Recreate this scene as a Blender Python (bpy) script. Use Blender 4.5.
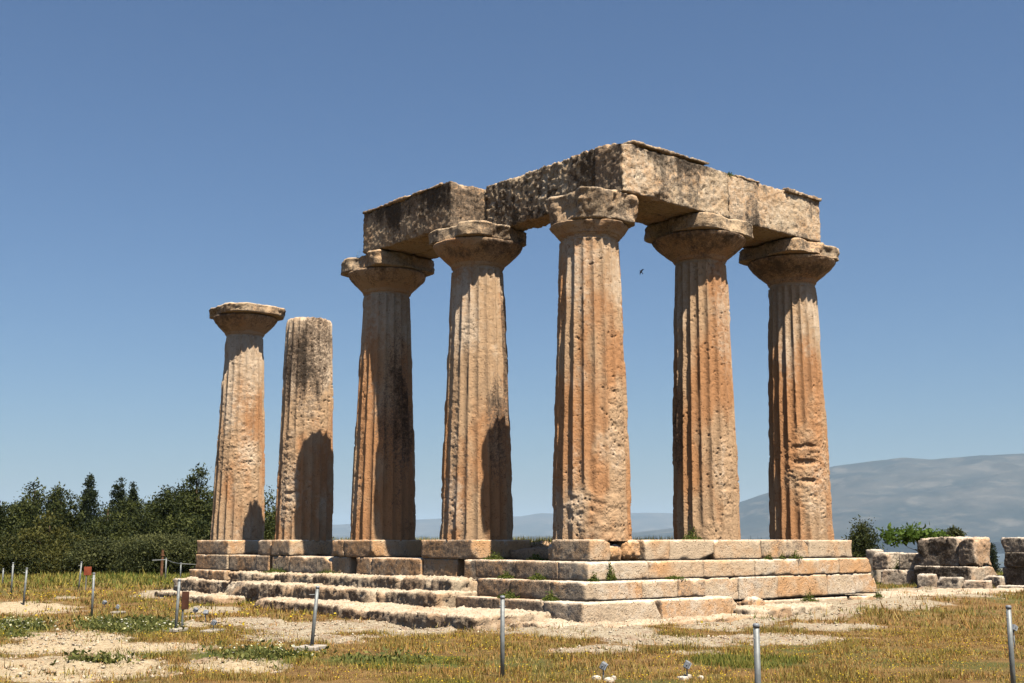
import bpy, math, random
import numpy as np
from mathutils import Vector
random.seed(7)
RNG = np.random.default_rng(11)
R = math.radians
for o in list(bpy.data.objects): bpy.data.objects.remove(o)
SC = bpy.context.scene
COL = SC.collection

# ------------------------------------------------------------------ camera, sky, sun, exposure
cam = bpy.data.objects.new('camera', bpy.data.cameras.new('camera'))
COL.objects.link(cam); SC.camera = cam
CAMP = Vector((-18.229, -19.071, -0.022))
cam.location = CAMP
yaw, pitch = 0.6985, 0.1624
cam.rotation_euler = (math.pi / 2 + pitch, 0.0, -yaw)
cam.data.sensor_width = 36.0
cam.data.lens = 36.0 * 1215.33 / 1024
cam.data.clip_start = 0.1
cam.data.clip_end = 60000

SUN_EL = R(62.3)
sh = Vector((-0.13, -0.9915, 0)).normalized()
sdir = Vector((sh.x * math.cos(SUN_EL), sh.y * math.cos(SUN_EL), math.sin(SUN_EL)))
sun = bpy.data.objects.new('sun', bpy.data.lights.new('sun', 'SUN'))
COL.objects.link(sun)
sun.data.energy = 5.0; sun.data.angle = R(0.53); sun.data.color = (1.0, 0.93, 0.82)
sun.location = (0, 0, 60)
sun.rotation_euler = sdir.to_track_quat('Z', 'Y').to_euler()

W = bpy.data.worlds.new('World'); SC.world = W; W.use_nodes = True
nt = W.node_tree; nt.nodes.clear()
sky = nt.nodes.new('ShaderNodeTexSky'); sky.sky_type = 'NISHITA'; sky.sun_disc = False
sky.sun_elevation = SUN_EL; sky.sun_rotation = math.atan2(sh.x, sh.y)
sky.altitude = 80; sky.air_density = 1.1; sky.dust_density = 1.0; sky.ozone_density = 10.0
bg = nt.nodes.new('ShaderNodeBackground'); bg.inputs['Strength'].default_value = 0.05
wo = nt.nodes.new('ShaderNodeOutputWorld')
nt.links.new(sky.outputs['Color'], bg.inputs['Color']); nt.links.new(bg.outputs[0], wo.inputs['Surface'])
SC.view_settings.view_transform = 'Standard'; SC.view_settings.look = 'None'
SC.view_settings.exposure = 0.97; SC.view_settings.gamma = 1.0
SC.view_settings.use_curve_mapping = False
SC.cycles.max_bounces = 5; SC.cycles.diffuse_bounces = 1; SC.cycles.sample_clamp_indirect = 0.022; SC.cycles.volume_bounces = 0
SC.cycles.transparent_max_bounces = 8
SC.cycles.use_denoising = True

# ------------------------------------------------------------------ noise
def _h(ix, iy, iz, s):
    with np.errstate(over='ignore'):
        n = (ix.astype(np.uint32) * np.uint32(374761393) + iy.astype(np.uint32) * np.uint32(668265263)
             + iz.astype(np.uint32) * np.uint32(2147483647) + np.uint32((s * 974711 + 12345) & 0xffffffff))
        n = (n ^ (n >> np.uint32(13))) * np.uint32(1274126177)
        n = (n ^ (n >> np.uint32(15))) * np.uint32(2246822519)
        n = n ^ (n >> np.uint32(16))
    return n.astype(np.float64) / 4294967295.0
def vn(P, s=0):
    i = np.floor(P).astype(np.int64); f = P - i
    f = f * f * f * (f * (f * 6 - 15) + 10)
    r = 0
    for dx in (0, 1):
        wx = f[:, 0] if dx else 1 - f[:, 0]
        for dy in (0, 1):
            wy = f[:, 1] if dy else 1 - f[:, 1]
            for dz in (0, 1):
                wz = f[:, 2] if dz else 1 - f[:, 2]
                r = r + wx * wy * wz * _h(i[:, 0] + dx, i[:, 1] + dy, i[:, 2] + dz, s)
    return r
def fbm(P, sc=1.0, octv=4, s=0, gain=0.5):
    sc = np.array(sc) if np.ndim(sc) else np.array([sc, sc, sc])
    Q = P * sc + 31.7; a = 1.0; t = 0.0; r = np.zeros(len(P))
    for k in range(octv):
        r += a * vn(Q, s + k * 17); t += a; a *= gain; Q = Q * 2.03 + 5.1
    return r / t
def worley(P, s=0):
    i = np.floor(P).astype(np.int64); best = np.full(len(P), 9.0)
    for dx in (-1, 0, 1):
        for dy in (-1, 0, 1):
            for dz in (-1, 0, 1):
                c = i + np.array([dx, dy, dz])
                d = 0
                for a in range(3):
                    d = d + (c[:, a] + _h(c[:, 0], c[:, 1], c[:, 2], s + 101 * (a + 1)) - P[:, a]) ** 2
                best = np.minimum(best, d)
    return np.sqrt(best)
def ss(a, b, x):
    t = np.clip((x - a) / (b - a), 0, 1); return t * t * (3 - 2 * t)

# ------------------------------------------------------------------ mesh + object helpers
def mesh_np(name, V, F, attr=None, smooth=True, mat=None, fattr=None):
    me = bpy.data.meshes.new(name)
    V = np.asarray(V, dtype=np.float32); F = np.asarray(F, dtype=np.int32)
    n = F.shape[1]
    me.vertices.add(len(V)); me.vertices.foreach_set('co', V.ravel())
    me.loops.add(F.size); me.loops.foreach_set('vertex_index', F.ravel())
    me.polygons.add(len(F)); me.polygons.foreach_set('loop_start', np.arange(0, F.size, n, dtype=np.int32))
    me.update(calc_edges=True)
    if smooth: me.polygons.foreach_set('use_smooth', np.ones(len(F), dtype=bool))
    if attr is not None:
        a = me.attributes.new('tint', 'FLOAT_COLOR', 'POINT')
        c = np.ones((len(V), 4), dtype=np.float32); c[:, :attr.shape[1]] = attr
        a.data.foreach_set('color', c.ravel())
    if mat: me.materials.append(mat)
    me.validate()
    return me
def link(name, me, parent=None, loc=None):
    o = bpy.data.objects.new(name, me); COL.objects.link(o)
    if loc is not None: o.location = loc
    if parent is not None: o.parent = parent
    return o
def tag(o, label=None, cat=None, group=None, kind=None):
    if label: o['label'] = label
    if cat: o['category'] = cat
    if group: o['group'] = group
    if kind: o['kind'] = kind
    return o
def thing(name, label, cat, loc=(0, 0, 0), group=None):
    o = bpy.data.objects.new(name, None); COL.objects.link(o); o.location = loc
    o.empty_display_size = 0.3
    return tag(o, label, cat, group)
class MB:
    """collects simple shapes into one mesh"""
    def __init__(s): s.v = []; s.f = []
    def tube(s, pts, rad, n=10, caps=True):
        pts = [Vector(p) for p in pts]
        if not hasattr(rad, '__len__'): rad = [rad] * len(pts)
        rings = []
        for k, p in enumerate(pts):
            d = (pts[min(k + 1, len(pts) - 1)] - pts[max(k - 1, 0)]).normalized()
            u = d.orthogonal().normalized() if abs(d.z) < .99 else Vector((1, 0, 0))
            w = d.cross(u).normalized(); u = w.cross(d)
            b = len(s.v); rings.append(b)
            for j in range(n):
                a = 2 * math.pi * j / n
                s.v.append(p + (u * math.cos(a) + w * math.sin(a)) * rad[k])
        for k in range(len(rings) - 1):
            for j in range(n):
                s.f.append((rings[k] + j, rings[k] + (j + 1) % n, rings[k + 1] + (j + 1) % n, rings[k + 1] + j))
        if caps:
            s.f.append(tuple(rings[0] + j for j in reversed(range(n)))); s.f.append(tuple(rings[-1] + j for j in range(n)))
        return s
    def box(s, c, size, rz=0.0, rx=0.0, bev=0.0):
        hx, hy, hz = [q / 2 for q in size]
        b = len(s.v)
        def put(x, y, z):
            y, z = y * math.cos(rx) - z * math.sin(rx), y * math.sin(rx) + z * math.cos(rx)
            x, y = x * math.cos(rz) - y * math.sin(rz), x * math.sin(rz) + y * math.cos(rz)
            s.v.append(Vector((c[0] + x, c[1] + y, c[2] + z)))
        for z in (-hz, hz):
            for x, y in ((-hx, -hy), (hx, -hy), (hx, hy), (-hx, hy)): put(x, y, z)
        for q in ((3, 2, 1, 0), (4, 5, 6, 7), (0, 1, 5, 4), (1, 2, 6, 5), (2, 3, 7, 6), (3, 0, 4, 7)):
            s.f.append(tuple(b + i for i in q))
        return s
    def build(s, name, mat, parent=None, loc=None, smooth=False, bevel=0.0):
        me = bpy.data.meshes.new(name); me.from_pydata([tuple(v) for v in s.v], [], s.f)
        me.materials.append(mat); me.update()
        if smooth:
            for p in me.polygons: p.use_smooth = len(p.vertices) == 4
        o = link(name, me, parent, loc)
        if bevel:
            m = o.modifiers.new('bevel', 'BEVEL'); m.width = bevel; m.segments = 2; m.limit_method = 'ANGLE'
        return o

# ------------------------------------------------------------------ material helpers
class NB:
    def __init__(s, name):
        s.m = bpy.data.materials.new(name); s.m.use_nodes = True
        s.t = s.m.node_tree; s.t.nodes.clear()
        s.out = s.t.nodes.new('ShaderNodeOutputMaterial')
        s.b = s.t.nodes.new('ShaderNodeBsdfPrincipled')
        s.t.links.new(s.b.outputs[0], s.out.inputs['Surface'])
        s.b.inputs['Roughness'].default_value = .9
        s.b.inputs['Specular IOR Level'].default_value = .15
    def lk(s, a, sock):
        if hasattr(a, 'links') or isinstance(a, bpy.types.NodeSocket): s.t.links.new(a, sock)
        else: sock.default_value = a
    def n(s, typ, **k):
        nd = s.t.nodes.new(typ)
        for a, v in k.items(): setattr(nd, a, v)
        return nd
    def coord(s, rnd=True):
        tc = s.n('ShaderNodeTexCoord').outputs['Object']
        if not rnd: return tc
        oi = s.n('ShaderNodeObjectInfo').outputs['Random']
        mu = s.math('MULTIPLY', oi, 57.0)
        ad = s.n('ShaderNodeVectorMath', operation='ADD'); s.lk(tc, ad.inputs[0]); s.lk(mu, ad.inputs[1])
        return ad.outputs[0]
    def scale(s, v, xyz):
        m = s.n('ShaderNodeVectorMath', operation='MULTIPLY'); s.lk(v, m.inputs[0]); m.inputs[1].default_value = xyz
        return m.outputs[0]
    def noise(s, v, sc, det=5, rough=.55, dist=0.0):
        nd = s.n('ShaderNodeTexNoise'); s.lk(v, nd.inputs['Vector'])
        nd.inputs['Scale'].default_value = sc; nd.inputs['Detail'].default_value = det
        nd.inputs['Roughness'].default_value = rough; nd.inputs['Distortion'].default_value = dist
        return nd.outputs['Fac']
    def voro(s, v, sc, feature='F1', out='Distance'):
        nd = s.n('ShaderNodeTexVoronoi', feature=feature); s.lk(v, nd.inputs['Vector']); nd.inputs['Scale'].default_value = sc
        return nd.outputs[out]
    def math(s, op, a, b=0.0, c=0.0, clamp=False):
        nd = s.n('ShaderNodeMath', operation=op, use_clamp=clamp)
        s.lk(a, nd.inputs[0]); s.lk(b, nd.inputs[1]); s.lk(c, nd.inputs[2]); return nd.outputs[0]
    def mr(s, v, a, b, c=0.0, d=1.0):
        nd = s.n('ShaderNodeMapRange', interpolation_type='SMOOTHSTEP'); s.lk(v, nd.inputs[0])
        for i, q in enumerate((a, b, c, d)): nd.inputs[i + 1].default_value = q
        return nd.outputs[0]
    def mix(s, f, a, b, mode='MIX'):
        nd = s.n('ShaderNodeMix', data_type='RGBA', blend_type=mode)
        s.lk(f, nd.inputs[0])
        for q, i in ((a, 6), (b, 7)):
            if isinstance(q, tuple): nd.inputs[i].default_value = (*q, 1)
            else: s.lk(q, nd.inputs[i])
        return nd.outputs[2]
    def attr(s, name='tint'):
        nd = s.n('ShaderNodeAttribute', attribute_name=name)
        sp = s.n('ShaderNodeSeparateColor'); s.t.links.new(nd.outputs['Color'], sp.inputs[0])
        return nd.outputs['Color'], sp.outputs[0], sp.outputs[1], sp.outputs[2]
    def bump(s, h, dist, strength=1.0):
        nd = s.n('ShaderNodeBump'); nd.inputs['Strength'].default_value = strength; nd.inputs['Distance'].default_value = dist
        s.lk(h, nd.inputs['Height']); s.t.links.new(nd.outputs[0], s.b.inputs['Normal'])
    def color(s, c):
        if isinstance(c, tuple): s.b.inputs['Base Color'].default_value = (*c, 1)
        else: s.lk(c, s.b.inputs['Base Color'])

def stone_mat(name, warm, tan, cream, dark, grey, pit=1.0, bumpd=.034, sw=.8, rnd=True):
    b = NB(name); v = b.coord(rnd)
    _, st, wa, pa = b.attr()
    n1 = b.noise(v, .8, 4); n2 = b.noise(v, 3.6, 7, .62); n3 = b.noise(v, 26, 6, .65)
    n4 = b.noise(v, 9.0, 6, .6, .4)
    streak = b.noise(b.scale(v, (3.5, 3.5, .45)), 1.6, 5, .6)
    w = b.math('ADD', b.math('MULTIPLY', wa, .9), b.math('ADD', b.math('MULTIPLY', n1, .5), b.math('MULTIPLY', n2, .5)))
    c = b.mix(b.mr(w, .55, 1.0), tan, warm)
    p = b.math('ADD', pa, b.math('MULTIPLY', b.math('SUBTRACT', n4, .5), .9))
    c = b.mix(b.mr(p, .18, .75), c, cream)
    c = b.mix(b.mr(n3, .25, .75, .0, .35), c, b.mix(.5, c, grey))
    s1 = b.math('ADD', st, b.math('MULTIPLY', b.math('SUBTRACT', n4, .5), .9))
    s1 = b.math('ADD', s1, b.math('MULTIPLY', b.math('SUBTRACT', streak, .5), sw))
    s1 = b.math('ADD', s1, b.math('MULTIPLY', b.math('SUBTRACT', b.noise(v, 2.0, 8, .7, .5), .5), .5))
    s1 = b.math('ADD', s1, b.math('MULTIPLY', b.math('SUBTRACT', n3, .5), 1.0))
    c = b.mix(b.mr(s1, .28, .6, 0, .8), c, grey)
    c = b.mix(b.mr(s1, .5, .88, 0, .92), c, dark)
    dv = b.noise(v, 5, 3); 
    ad = b.n('ShaderNodeVectorMath', operation='ADD'); b.lk(v, ad.inputs[0]); b.lk(b.math('MULTIPLY', n3, .06), ad.inputs[1])
    vo = b.voro(ad.outputs[0], 17)
    pm = b.math('MULTIPLY', b.mr(vo, .32, .12), b.mr(dv, .42, .62))
    c = b.mix(b.math('MULTIPLY', pm, .75 * pit), c, b.mix(.35, dark, warm))
    vo2 = b.voro(ad.outputs[0], 52)
    pm2 = b.math('MULTIPLY', b.mr(vo2, .3, .1), b.mr(n2, .45, .6))
    c = b.mix(b.math('MULTIPLY', pm2, .7 * pit), c, b.mix(.3, dark, warm))
    n5 = b.noise(v, 70, 4, .7)
    c = b.mix(b.mr(n5, .44, .24, 0, .85), c, b.mix(.4, dark, warm))
    c = b.mix(b.mr(n5, .56, .78, 0, .45), c, cream)
    pat = b.noise(b.scale(v, (2.2, 2.2, .55)), 1.1, 6, .65, .3)
    c = b.mix(b.mr(pat, .5, .72, 0, .55), c, b.mix(.5, c, grey))
    b.color(c)
    h = b.math('ADD', b.math('MULTIPLY', n4, .5), b.math('MULTIPLY', n3, .55))
    h = b.math('SUBTRACT', h, b.math('MULTIPLY', pm, .7 * pit)); h = b.math('SUBTRACT', h, b.math('MULTIPLY', pm2, .35 * pit))
    b.bump(h, bumpd)
    b.b.inputs['Roughness'].default_value = .95
    return b.m
DARK = (.024, .019, .015); GREY = (.14, .10, .07)
M = {}
M['column'] = stone_mat('weathered_orange_limestone', (.46, .228, .10), (.50, .325, .185), (.64, .49, .34), DARK, GREY)
M['block'] = stone_mat('weathered_pale_limestone', (.60, .33, .15), (.58, .435, .285), (.74, .64, .50), DARK, (.20, .155, .115), sw=.25, rnd=False)
M['beam'] = stone_mat('lichened_limestone', (.55, .33, .17), (.50, .36, .22), (.66, .54, .39), DARK, (.15, .12, .09))
M['rock'] = stone_mat('bedrock_limestone', (.43, .27, .15), (.46, .365, .25), (.58, .50, .375), DARK, (.20, .145, .10), sw=.15)
M['rubble'] = stone_mat('grey_rubble_limestone', (.48, .30, .17), (.47, .38, .28), (.68, .60, .49), DARK, (.19, .155, .12), sw=.2)

def simple_mat(name, col, rough=.6, metal=0.0, var=.25, sc=8.0, bump=0.0):
    b = NB(name); v = b.coord(); n = b.noise(v, sc, 5, .6)
    b.color(b.mix(b.mr(n, .3, .7), col, tuple(q * (1 - var) for q in col)))
    b.b.inputs['Roughness'].default_value = rough; b.b.inputs['Metallic'].default_value = metal
    if bump: b.bump(n, bump)
    return b.m
M['steel'] = simple_mat('galvanised_steel', (.24, .25, .24), .55, .35, .35, 14)
M['cable'] = simple_mat('steel_cable', (.40, .40, .38), .5, .5)
M['concrete'] = simple_mat('concrete', (.42, .37, .30), .95, 0, .35, 9, .01)
M['rust'] = simple_mat('rusty_iron', (.20, .095, .05), .85, 0, .5, 12)
M['red_sign'] = simple_mat('faded_red_board', (.30, .075, .035), .7, 0, .4, 10)
M['brown_sign'] = simple_mat('brown_board', (.085, .035, .02), .6, 0, .4, 10)
M['lampgrey'] = simple_mat('grey_painted_metal', (.26, .27, .28), .45, .2, .2)
M['glass'] = simple_mat('lamp_glass', (.35, .38, .42), .15, 0, .1)
M['bark'] = simple_mat('bark', (.10, .065, .04), .95, 0, .5, 6, .03)
M['bird'] = simple_mat('dark_feathers', (.012, .014, .022), .6)

def leaf_mat(name, c1, c2, trans=.25, rough=.65):
    b = NB(name); _, a, g, bl = b.attr()
    c = b.mix(a, c1, c2)
    b.color(c); b.b.inputs['Roughness'].default_value = rough
    tr = b.n('ShaderNodeBsdfTranslucent'); b.lk(c, tr.inputs['Color'])
    mx = b.n('ShaderNodeMixShader'); mx.inputs[0].default_value = trans
    b.t.links.new(b.b.outputs[0], mx.inputs[1]); b.t.links.new(tr.outputs[0], mx.inputs[2])
    b.t.links.new(mx.outputs[0], b.out.inputs['Surface'])
    return b.m
M['pine'] = leaf_mat('pine_needles', (.016, .024, .007), (.100, .108, .026))
M['cypress'] = leaf_mat('cypress_foliage', (.012, .019, .008), (.040, .052, .018))
M['olive'] = leaf_mat('olive_foliage', (.035, .042, .013), (.115, .116, .038))
M['yellowpine'] = leaf_mat('yellow_green_needles', (.028, .035, .009), (.11, .10, .022))
M['fig'] = leaf_mat('fig_leaves', (.05, .09, .012), (.13, .19, .03), .35)
M['weed'] = leaf_mat('weed_leaves', (.045, .075, .015), (.16, .17, .03), .3)
def attr_mat(name, trans=.3):
    b = NB(name); c, *_ = b.attr(); b.color(c); b.b.inputs['Roughness'].default_value = .8
    tr = b.n('ShaderNodeBsdfTranslucent'); b.lk(c, tr.inputs['Color'])
    mx = b.n('ShaderNodeMixShader'); mx.inputs[0].default_value = trans
    b.t.links.new(b.b.outputs[0], mx.inputs[1]); b.t.links.new(tr.outputs[0], mx.inputs[2])
    b.t.links.new(mx.outputs[0], b.out.inputs['Surface'])
    return b.m
M['cover'] = leaf_mat('low_leafy_herbs', (.06, .075, .018), (.25, .24, .07), .3)
M['grass'] = attr_mat('meadow_grass'); M['petal'] = attr_mat('wildflower_petals', .35)

# ------------------------------------------------------------------ ground
ROCK = [[-7.75,12.4,1.15,-.92,-.92,-2.8],[-10.43,1.54,.76,-.62,-.76,-2.04],[-11,-.99,1.25,-1.02,-.44,-1.12],[-12.43,-3.32,1.16,-.95,-.51,-1.42],[-10.54,-4.34,.6,-.49,-.41,-.79],[-5.48,1.19,1.61,-1.3,-1.0,-1.5],[-7.6,-.95,.77,-.62,-.52,-.9],[-6.06,3.66,.63,-.51,-.73,-1.38],[-2.91,-1.07,1.18,-.96,-1.04,-1.22],[-2.76,-3.1,.83,-.67,-1.15,-1.19],[-3,-5.21,1.14,-.93,-.75,-.67],[-5.29,-5.7,.46,-.38,-.58,-.6],[1.66,-2.37,.96,-.77,-1.95,-1.63],[4.8,-1.77,1.05,-.84,-2.47,-1.85],[-1.38,-5.98,.98,-.79,-1.02,-.78],[-4.62,-6.88,.33,-.28,-.36,-.31],[9.61,-.07,1.22,-.97,-3.03,-2.06],[13.82,.14,1.56,-1.24,-3.8,-2.26],[1.64,-4.82,.74,-.6,-.91,-.65],[7.36,-2.69,.73,-.59,-1.07,-.69],[.1,-1.31,1.43,-1.15,-1.12,-1.08],[-1.51,17.78,.73,-.58,-1.25,-2.78],[-5,16.84,.23,-.18,-.46,-1.25],[-7.36,3.47,.24,-.19,-.31,-.66],[-4.47,.31,1.03,-.83,-1.24,-1.75],[-4.76,8.08,.55,-.44,-.57,-1.16],[-8.18,4.15,.38,-.3,-.35,-.81]]
SOIL = {0, 1, 2, 3, 4}
GREEN = [[-8.6,3.64,.87,-.7,-.87,-2.05],[-10.34,4.51,.57,-.46,-.85,-2.6],[-11.8,-2.85,.41,-.33,-.25,-.65],[-9.77,-3.6,.75,-.61,-.42,-.77],[-5.04,-8.32,.62,-.51,-.84,-.68],[7.71,39.95,4.48,-3.42,-5.92,-13.51],[-8.76,-5.28,.93,-.76,-.6,-.87]]
def patches(X, Y, lst, wob=.62, ids=None):
    P = np.stack([X, Y, np.zeros_like(X)], 1)
    w = (fbm(P, 1.1, 5, 3, .65) - .5) * 2 + (fbm(P, 4.2, 4, 4, .6) - .5) * 1.1
    best = np.full(len(X), -9.0)
    for k, (cx, cy, ax, ay, bx, by) in enumerate(lst):
        if ids is not None and k not in ids: continue
        det = ax * by - ay * bx; dx = X - cx; dy = Y - cy
        u = (dx * by - dy * bx) / det; v = (dy * ax - dx * ay) / det
        best = np.maximum(best, 1 - np.sqrt(u * u + v * v))
    return best + w * wob
def ground_z(X, Y, rockm=None):
    """height of the terrain"""
    d = np.hypot(X + 18.2, Y + 19.1)
    P = np.stack([X, Y, np.zeros_like(X)], 1)
    z = -1.65 + (fbm(P, .12, 3, 5) - .5) * .22 + (fbm(P, .9, 3, 9) - .5) * .07
    # rise on the south side of the platform towards the east
    rise = ss(2, 7, X) * ss(-6.5, -1.5, Y) * ss(30, 16, X) * ss(14, 4, Y)
    z = z + rise * .20
    if rockm is not None:
        m = ss(-.05, .25, rockm)
        rough = fbm(P, 1.6, 5, 21, .6)
        crack = np.abs(fbm(P, 1.3, 4, 33) - .5)
        z = z + m * (-.03 + .24 * (rough - .38) + .10 * (fbm(P, 5.5, 4, 23, .6) - .5)) - m * .05 * ss(.05, 0, crack)
    # the terrace edge and the plain below
    edge = 66 + 8 * (fbm(P, .03, 2, 40) - .5)
    z = z - 5 * ss(0, 26, d - edge) - 14 * ss(20, 200, d - edge) - 66 * ss(120, 1800, d - edge)
    z = np.where(d > 200, z + (fbm(P, .004, 4, 50) - .5) * 18 * ss(200, 900, d), z)
    return z
def gz(x, y):
    X = np.array([x], float); Y = np.array([y], float)
    return float(ground_z(X, Y, patches(X, Y, ROCK))[0])
rad = [0.0, .8]
while rad[-1] < 9500:
    r_ = rad[-1]; rad.append(r_ * (1.008 if 8 < r_ < 60 else 1.035) + .02)
rad = np.array(rad[1:])
c0 = 40.0
ang = np.concatenate([np.arange(c0 - 32, c0 + 32, .16), np.arange(c0 + 32, c0 + 328, 3.0)])
na, nr = len(ang), len(rad)
A_, R_ = np.meshgrid(np.radians(ang), rad)
X = (-18.2 + np.sin(A_) * R_).ravel(); Y = (-19.1 + np.cos(A_) * R_).ravel()
rm = patches(X, Y, ROCK); sm = patches(X, Y, ROCK, ids=SOIL); gm = patches(X, Y, GREEN)
Z = ground_z(X, Y, rm)
inside = (X > -.3) & (X < 7.6) & (Y > -.3) & (Y < 16.5)
idx = np.arange(na * nr).reshape(nr, na)
q0 = idx[:-1, :]; q1 = np.roll(idx, -1, 1)[:-1, :]; q2 = np.roll(idx, -1, 1)[1:, :]; q3 = idx[1:, :]
F = np.stack([q0, q3, q2, q1], -1).reshape(-1, 4)
V = np.stack([X, Y, Z], 1)
# centre fan
V = np.vstack([V, [[-18.2, -19.1, -1.65]]])
tint = np.stack([ss(-.42, .36, rm), ss(-.15, .2, sm), ss(-.1, .4, gm)], 1); tint = np.vstack([tint, [[0, 0, 0]]])
b = NB('dry_meadow_ground'); v = b.coord(False)
_, ta, tb, tg = b.attr()
n1 = b.noise(v, .35, 5, .6); n2 = b.noise(v, 2.2, 6, .65); n3 = b.noise(v, 14, 6, .7); n4 = b.noise(v, 55, 4, .7)
gr = b.mix(b.mr(n2, .35, .65), (.15, .085, .032), (.24, .145, .055))
gr = b.mix(b.mr(b.math('ADD', n1, b.math('MULTIPLY', n3, .3)), .6, .8), gr, (.10, .095, .026))
gr = b.mix(b.math('MULTIPLY', tg, b.mr(n3, .3, .55)), gr, (.07, .10, .02))
rk = b.mix(b.mr(n3, .3, .72), (.48, .41, .29), (.25, .185, .115))
rk = b.mix(b.mr(n2, .5, .72), rk, (.32, .20, .13))
rk = b.mix(b.mr(n4, .5, .8, 0, .6), rk, (.54, .47, .36))
crk = b.voro(v, 5.5, 'DISTANCE_TO_EDGE')
rk = b.mix(b.math('MULTIPLY', b.mr(crk, .05, .0), b.mr(n2, .45, .6)), rk, (.13, .08, .05))
so = b.mix(b.mr(n3, .35, .7), (.53, .43, .275), (.35, .25, .145))
so = b.mix(b.mr(n4, .55, .75, 0, .6), so, (.28, .17, .09))
rk = b.mix(tb, rk, so)
rmix = b.mr(b.math('ADD', ta, b.math('ADD', b.math('MULTIPLY', b.math('SUBTRACT', n3, .5), 1.7), b.math('MULTIPLY', b.math('SUBTRACT', n2, .5), 1.5))), .3, .65)
far = b.n('ShaderNodeSeparateXYZ'); b.lk(v, far.inputs[0])
c = b.mix(rmix, gr, rk)
nf = b.noise(v, .01, 6, .65)
plain = b.mix(b.mr(nf, .4, .6), (.05, .065, .025), (.16, .13, .065))
c = b.mix(b.mr(far.outputs[2], -7, -16), c, plain)
b.color(c)
b.bump(b.math('ADD', b.math('MULTIPLY', n3, .6), b.math('MULTIPLY', n4, .5)), .05)
b.b.inputs['Roughness'].default_value = 1.0
M['ground'] = b.m
me = mesh_np('ground', V, F, tint, True, M['ground'])
ground = tag(link('ground', me), kind='structure', label='dry meadow ground with bare pale bedrock patches')
# close the small hole under the photographer's feet
cme = MB(); cme.v = [Vector((float(X[i]), float(Y[i]), float(Z[i]))) for i in range(na)] + [Vector((-18.2, -19.1, -1.65))]
cme.f = [(na, (i + 1) % na, i) for i in range(na)]
tag(cme.build('ground_patch', M['ground']), kind='structure', label='trodden ground at the viewpoint')

# ------------------------------------------------------------------ sea and mountains
def az_mesh(name, a0, a1, na, radii, hf, mat, label):
    az = np.radians(np.linspace(a0, a1, na)); rr = np.array(radii)
    A, Rr = np.meshgrid(az, rr)
    X = (np.sin(A) * Rr - 18).ravel(); Y = (np.cos(A) * Rr - 19).ravel()
    Z = hf(np.degrees(A).ravel(), Rr.ravel(), X, Y)
    idx = np.arange(na * len(rr)).reshape(len(rr), na)
    F = np.stack([idx[:-1, :-1], idx[1:, :-1], idx[1:, 1:], idx[:-1, 1:]], -1).reshape(-1, 4)
    return tag(link(name, mesh_np(name, np.stack([X, Y, Z], 1), F, None, True, mat)), label=label, kind='structure')
b = NB('sea_water'); v = b.coord(False); b.color((.06, .075, .085)); b.b.inputs['Roughness'].default_value = .75
b.bump(b.noise(v, .02, 4), 3.0); M['sea'] = b.m
az_mesh('sea', -60, 140, 60, [4200, 6500, 9000, 9800, 14500, 25500], lambda a, r, x, y: np.full(len(r), -83.0), M['sea'], 'hazy gulf water beyond the plain')
b = NB('mountain_scrub'); v = b.coord(False)
vm = b.scale(v, (.55, .55, 2.2)); n1 = b.noise(vm, .0016, 8, .68, .4); n2 = b.noise(vm, .007, 8, .7)
c = b.mix(b.mr(n1, .4, .6), (.018, .026, .028), (.058, .056, .050)); c = b.mix(b.mr(n2, .5, .66, 0, .8), c, (.105, .095, .08))
b.color(c); b.b.inputs['Roughness'].default_value = 1; M['mountain'] = b.m
prof_a = [30, 44, 47.5, 49.3, 50.48, 51.84, 53.2, 54.73, 55.5, 56.8, 57.9, 59.0, 60.2, 61.3, 62.8, 66, 70, 76, 86, 96, 110]
prof_h = [.0, .004, .010, .021, .0293, .0371, .047, .0556, .057, .0598, .0618, .0599, .061, .0621, .0622, .060, .055, .05, .035, .02, 0.0]
def massif(a, r, x, y):
    P = np.stack([x, y, np.zeros_like(x)], 1)
    hc = np.interp(a, prof_a, prof_h) * 11500 + 83
    t = np.clip((r - 8000) / 2900, 0, 1)
    g = fbm(P, .0009, 6, 60, .55); rid = 1 - np.abs(fbm(P, .0007, 5, 66) - .5) * 2
    up = t ** 1.25 * hc * (1 - (1 - t) * t * 1.3 * (.75 - rid) * 2.2)
    back = ss(14200, 11900, r)
    h = up * np.where(r > 11500, back, 1)
    h = h + (g - .5) * 210 * np.clip(t * (1.05 - t) * 4, 0, 1) * (hc / 700) + (fbm(P, .004, 4, 70) - .5) * 26 * np.clip(t, 0, 1)
    return h - 90 - 5 * (hc < 90)
rr = np.concatenate([np.linspace(8500, 11700, 80), np.linspace(11900, 14400, 14)])
az_mesh('mountain', 34, 108, 520, rr, massif, M['mountain'], 'broad bare mountain massif fading into haze')
far_a = [-20, 10, 25, 32, 35.75, 38, 40.4, 41.34, 43, 46, 47, 49, 52, 58]
far_h = [.004, .008, .011, .0131, .0181, .020, .0214, .0236, .0225, .0225, .0222, .020, .015, .006]
def range2(a, r, x, y):
    P = np.stack([x, y, np.zeros_like(x)], 1)
    hc = np.interp(a, far_a, far_h) * 20000 + 83
    t = np.clip((r - 16500) / 3500, 0, 1)
    h = t * hc * np.where(r > 20000, ss(24500, 20600, r), 1)
    return h + (fbm(P, .0006, 6, 80) - .5) * 110 * np.clip(t, 0, 1) - 90
az_mesh('distant_hills', -20, 58, 400, np.concatenate([np.linspace(16400, 20200, 36), np.linspace(20600, 24600, 8)]), range2, M['mountain'], 'low pale hill range on the horizon')

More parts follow.
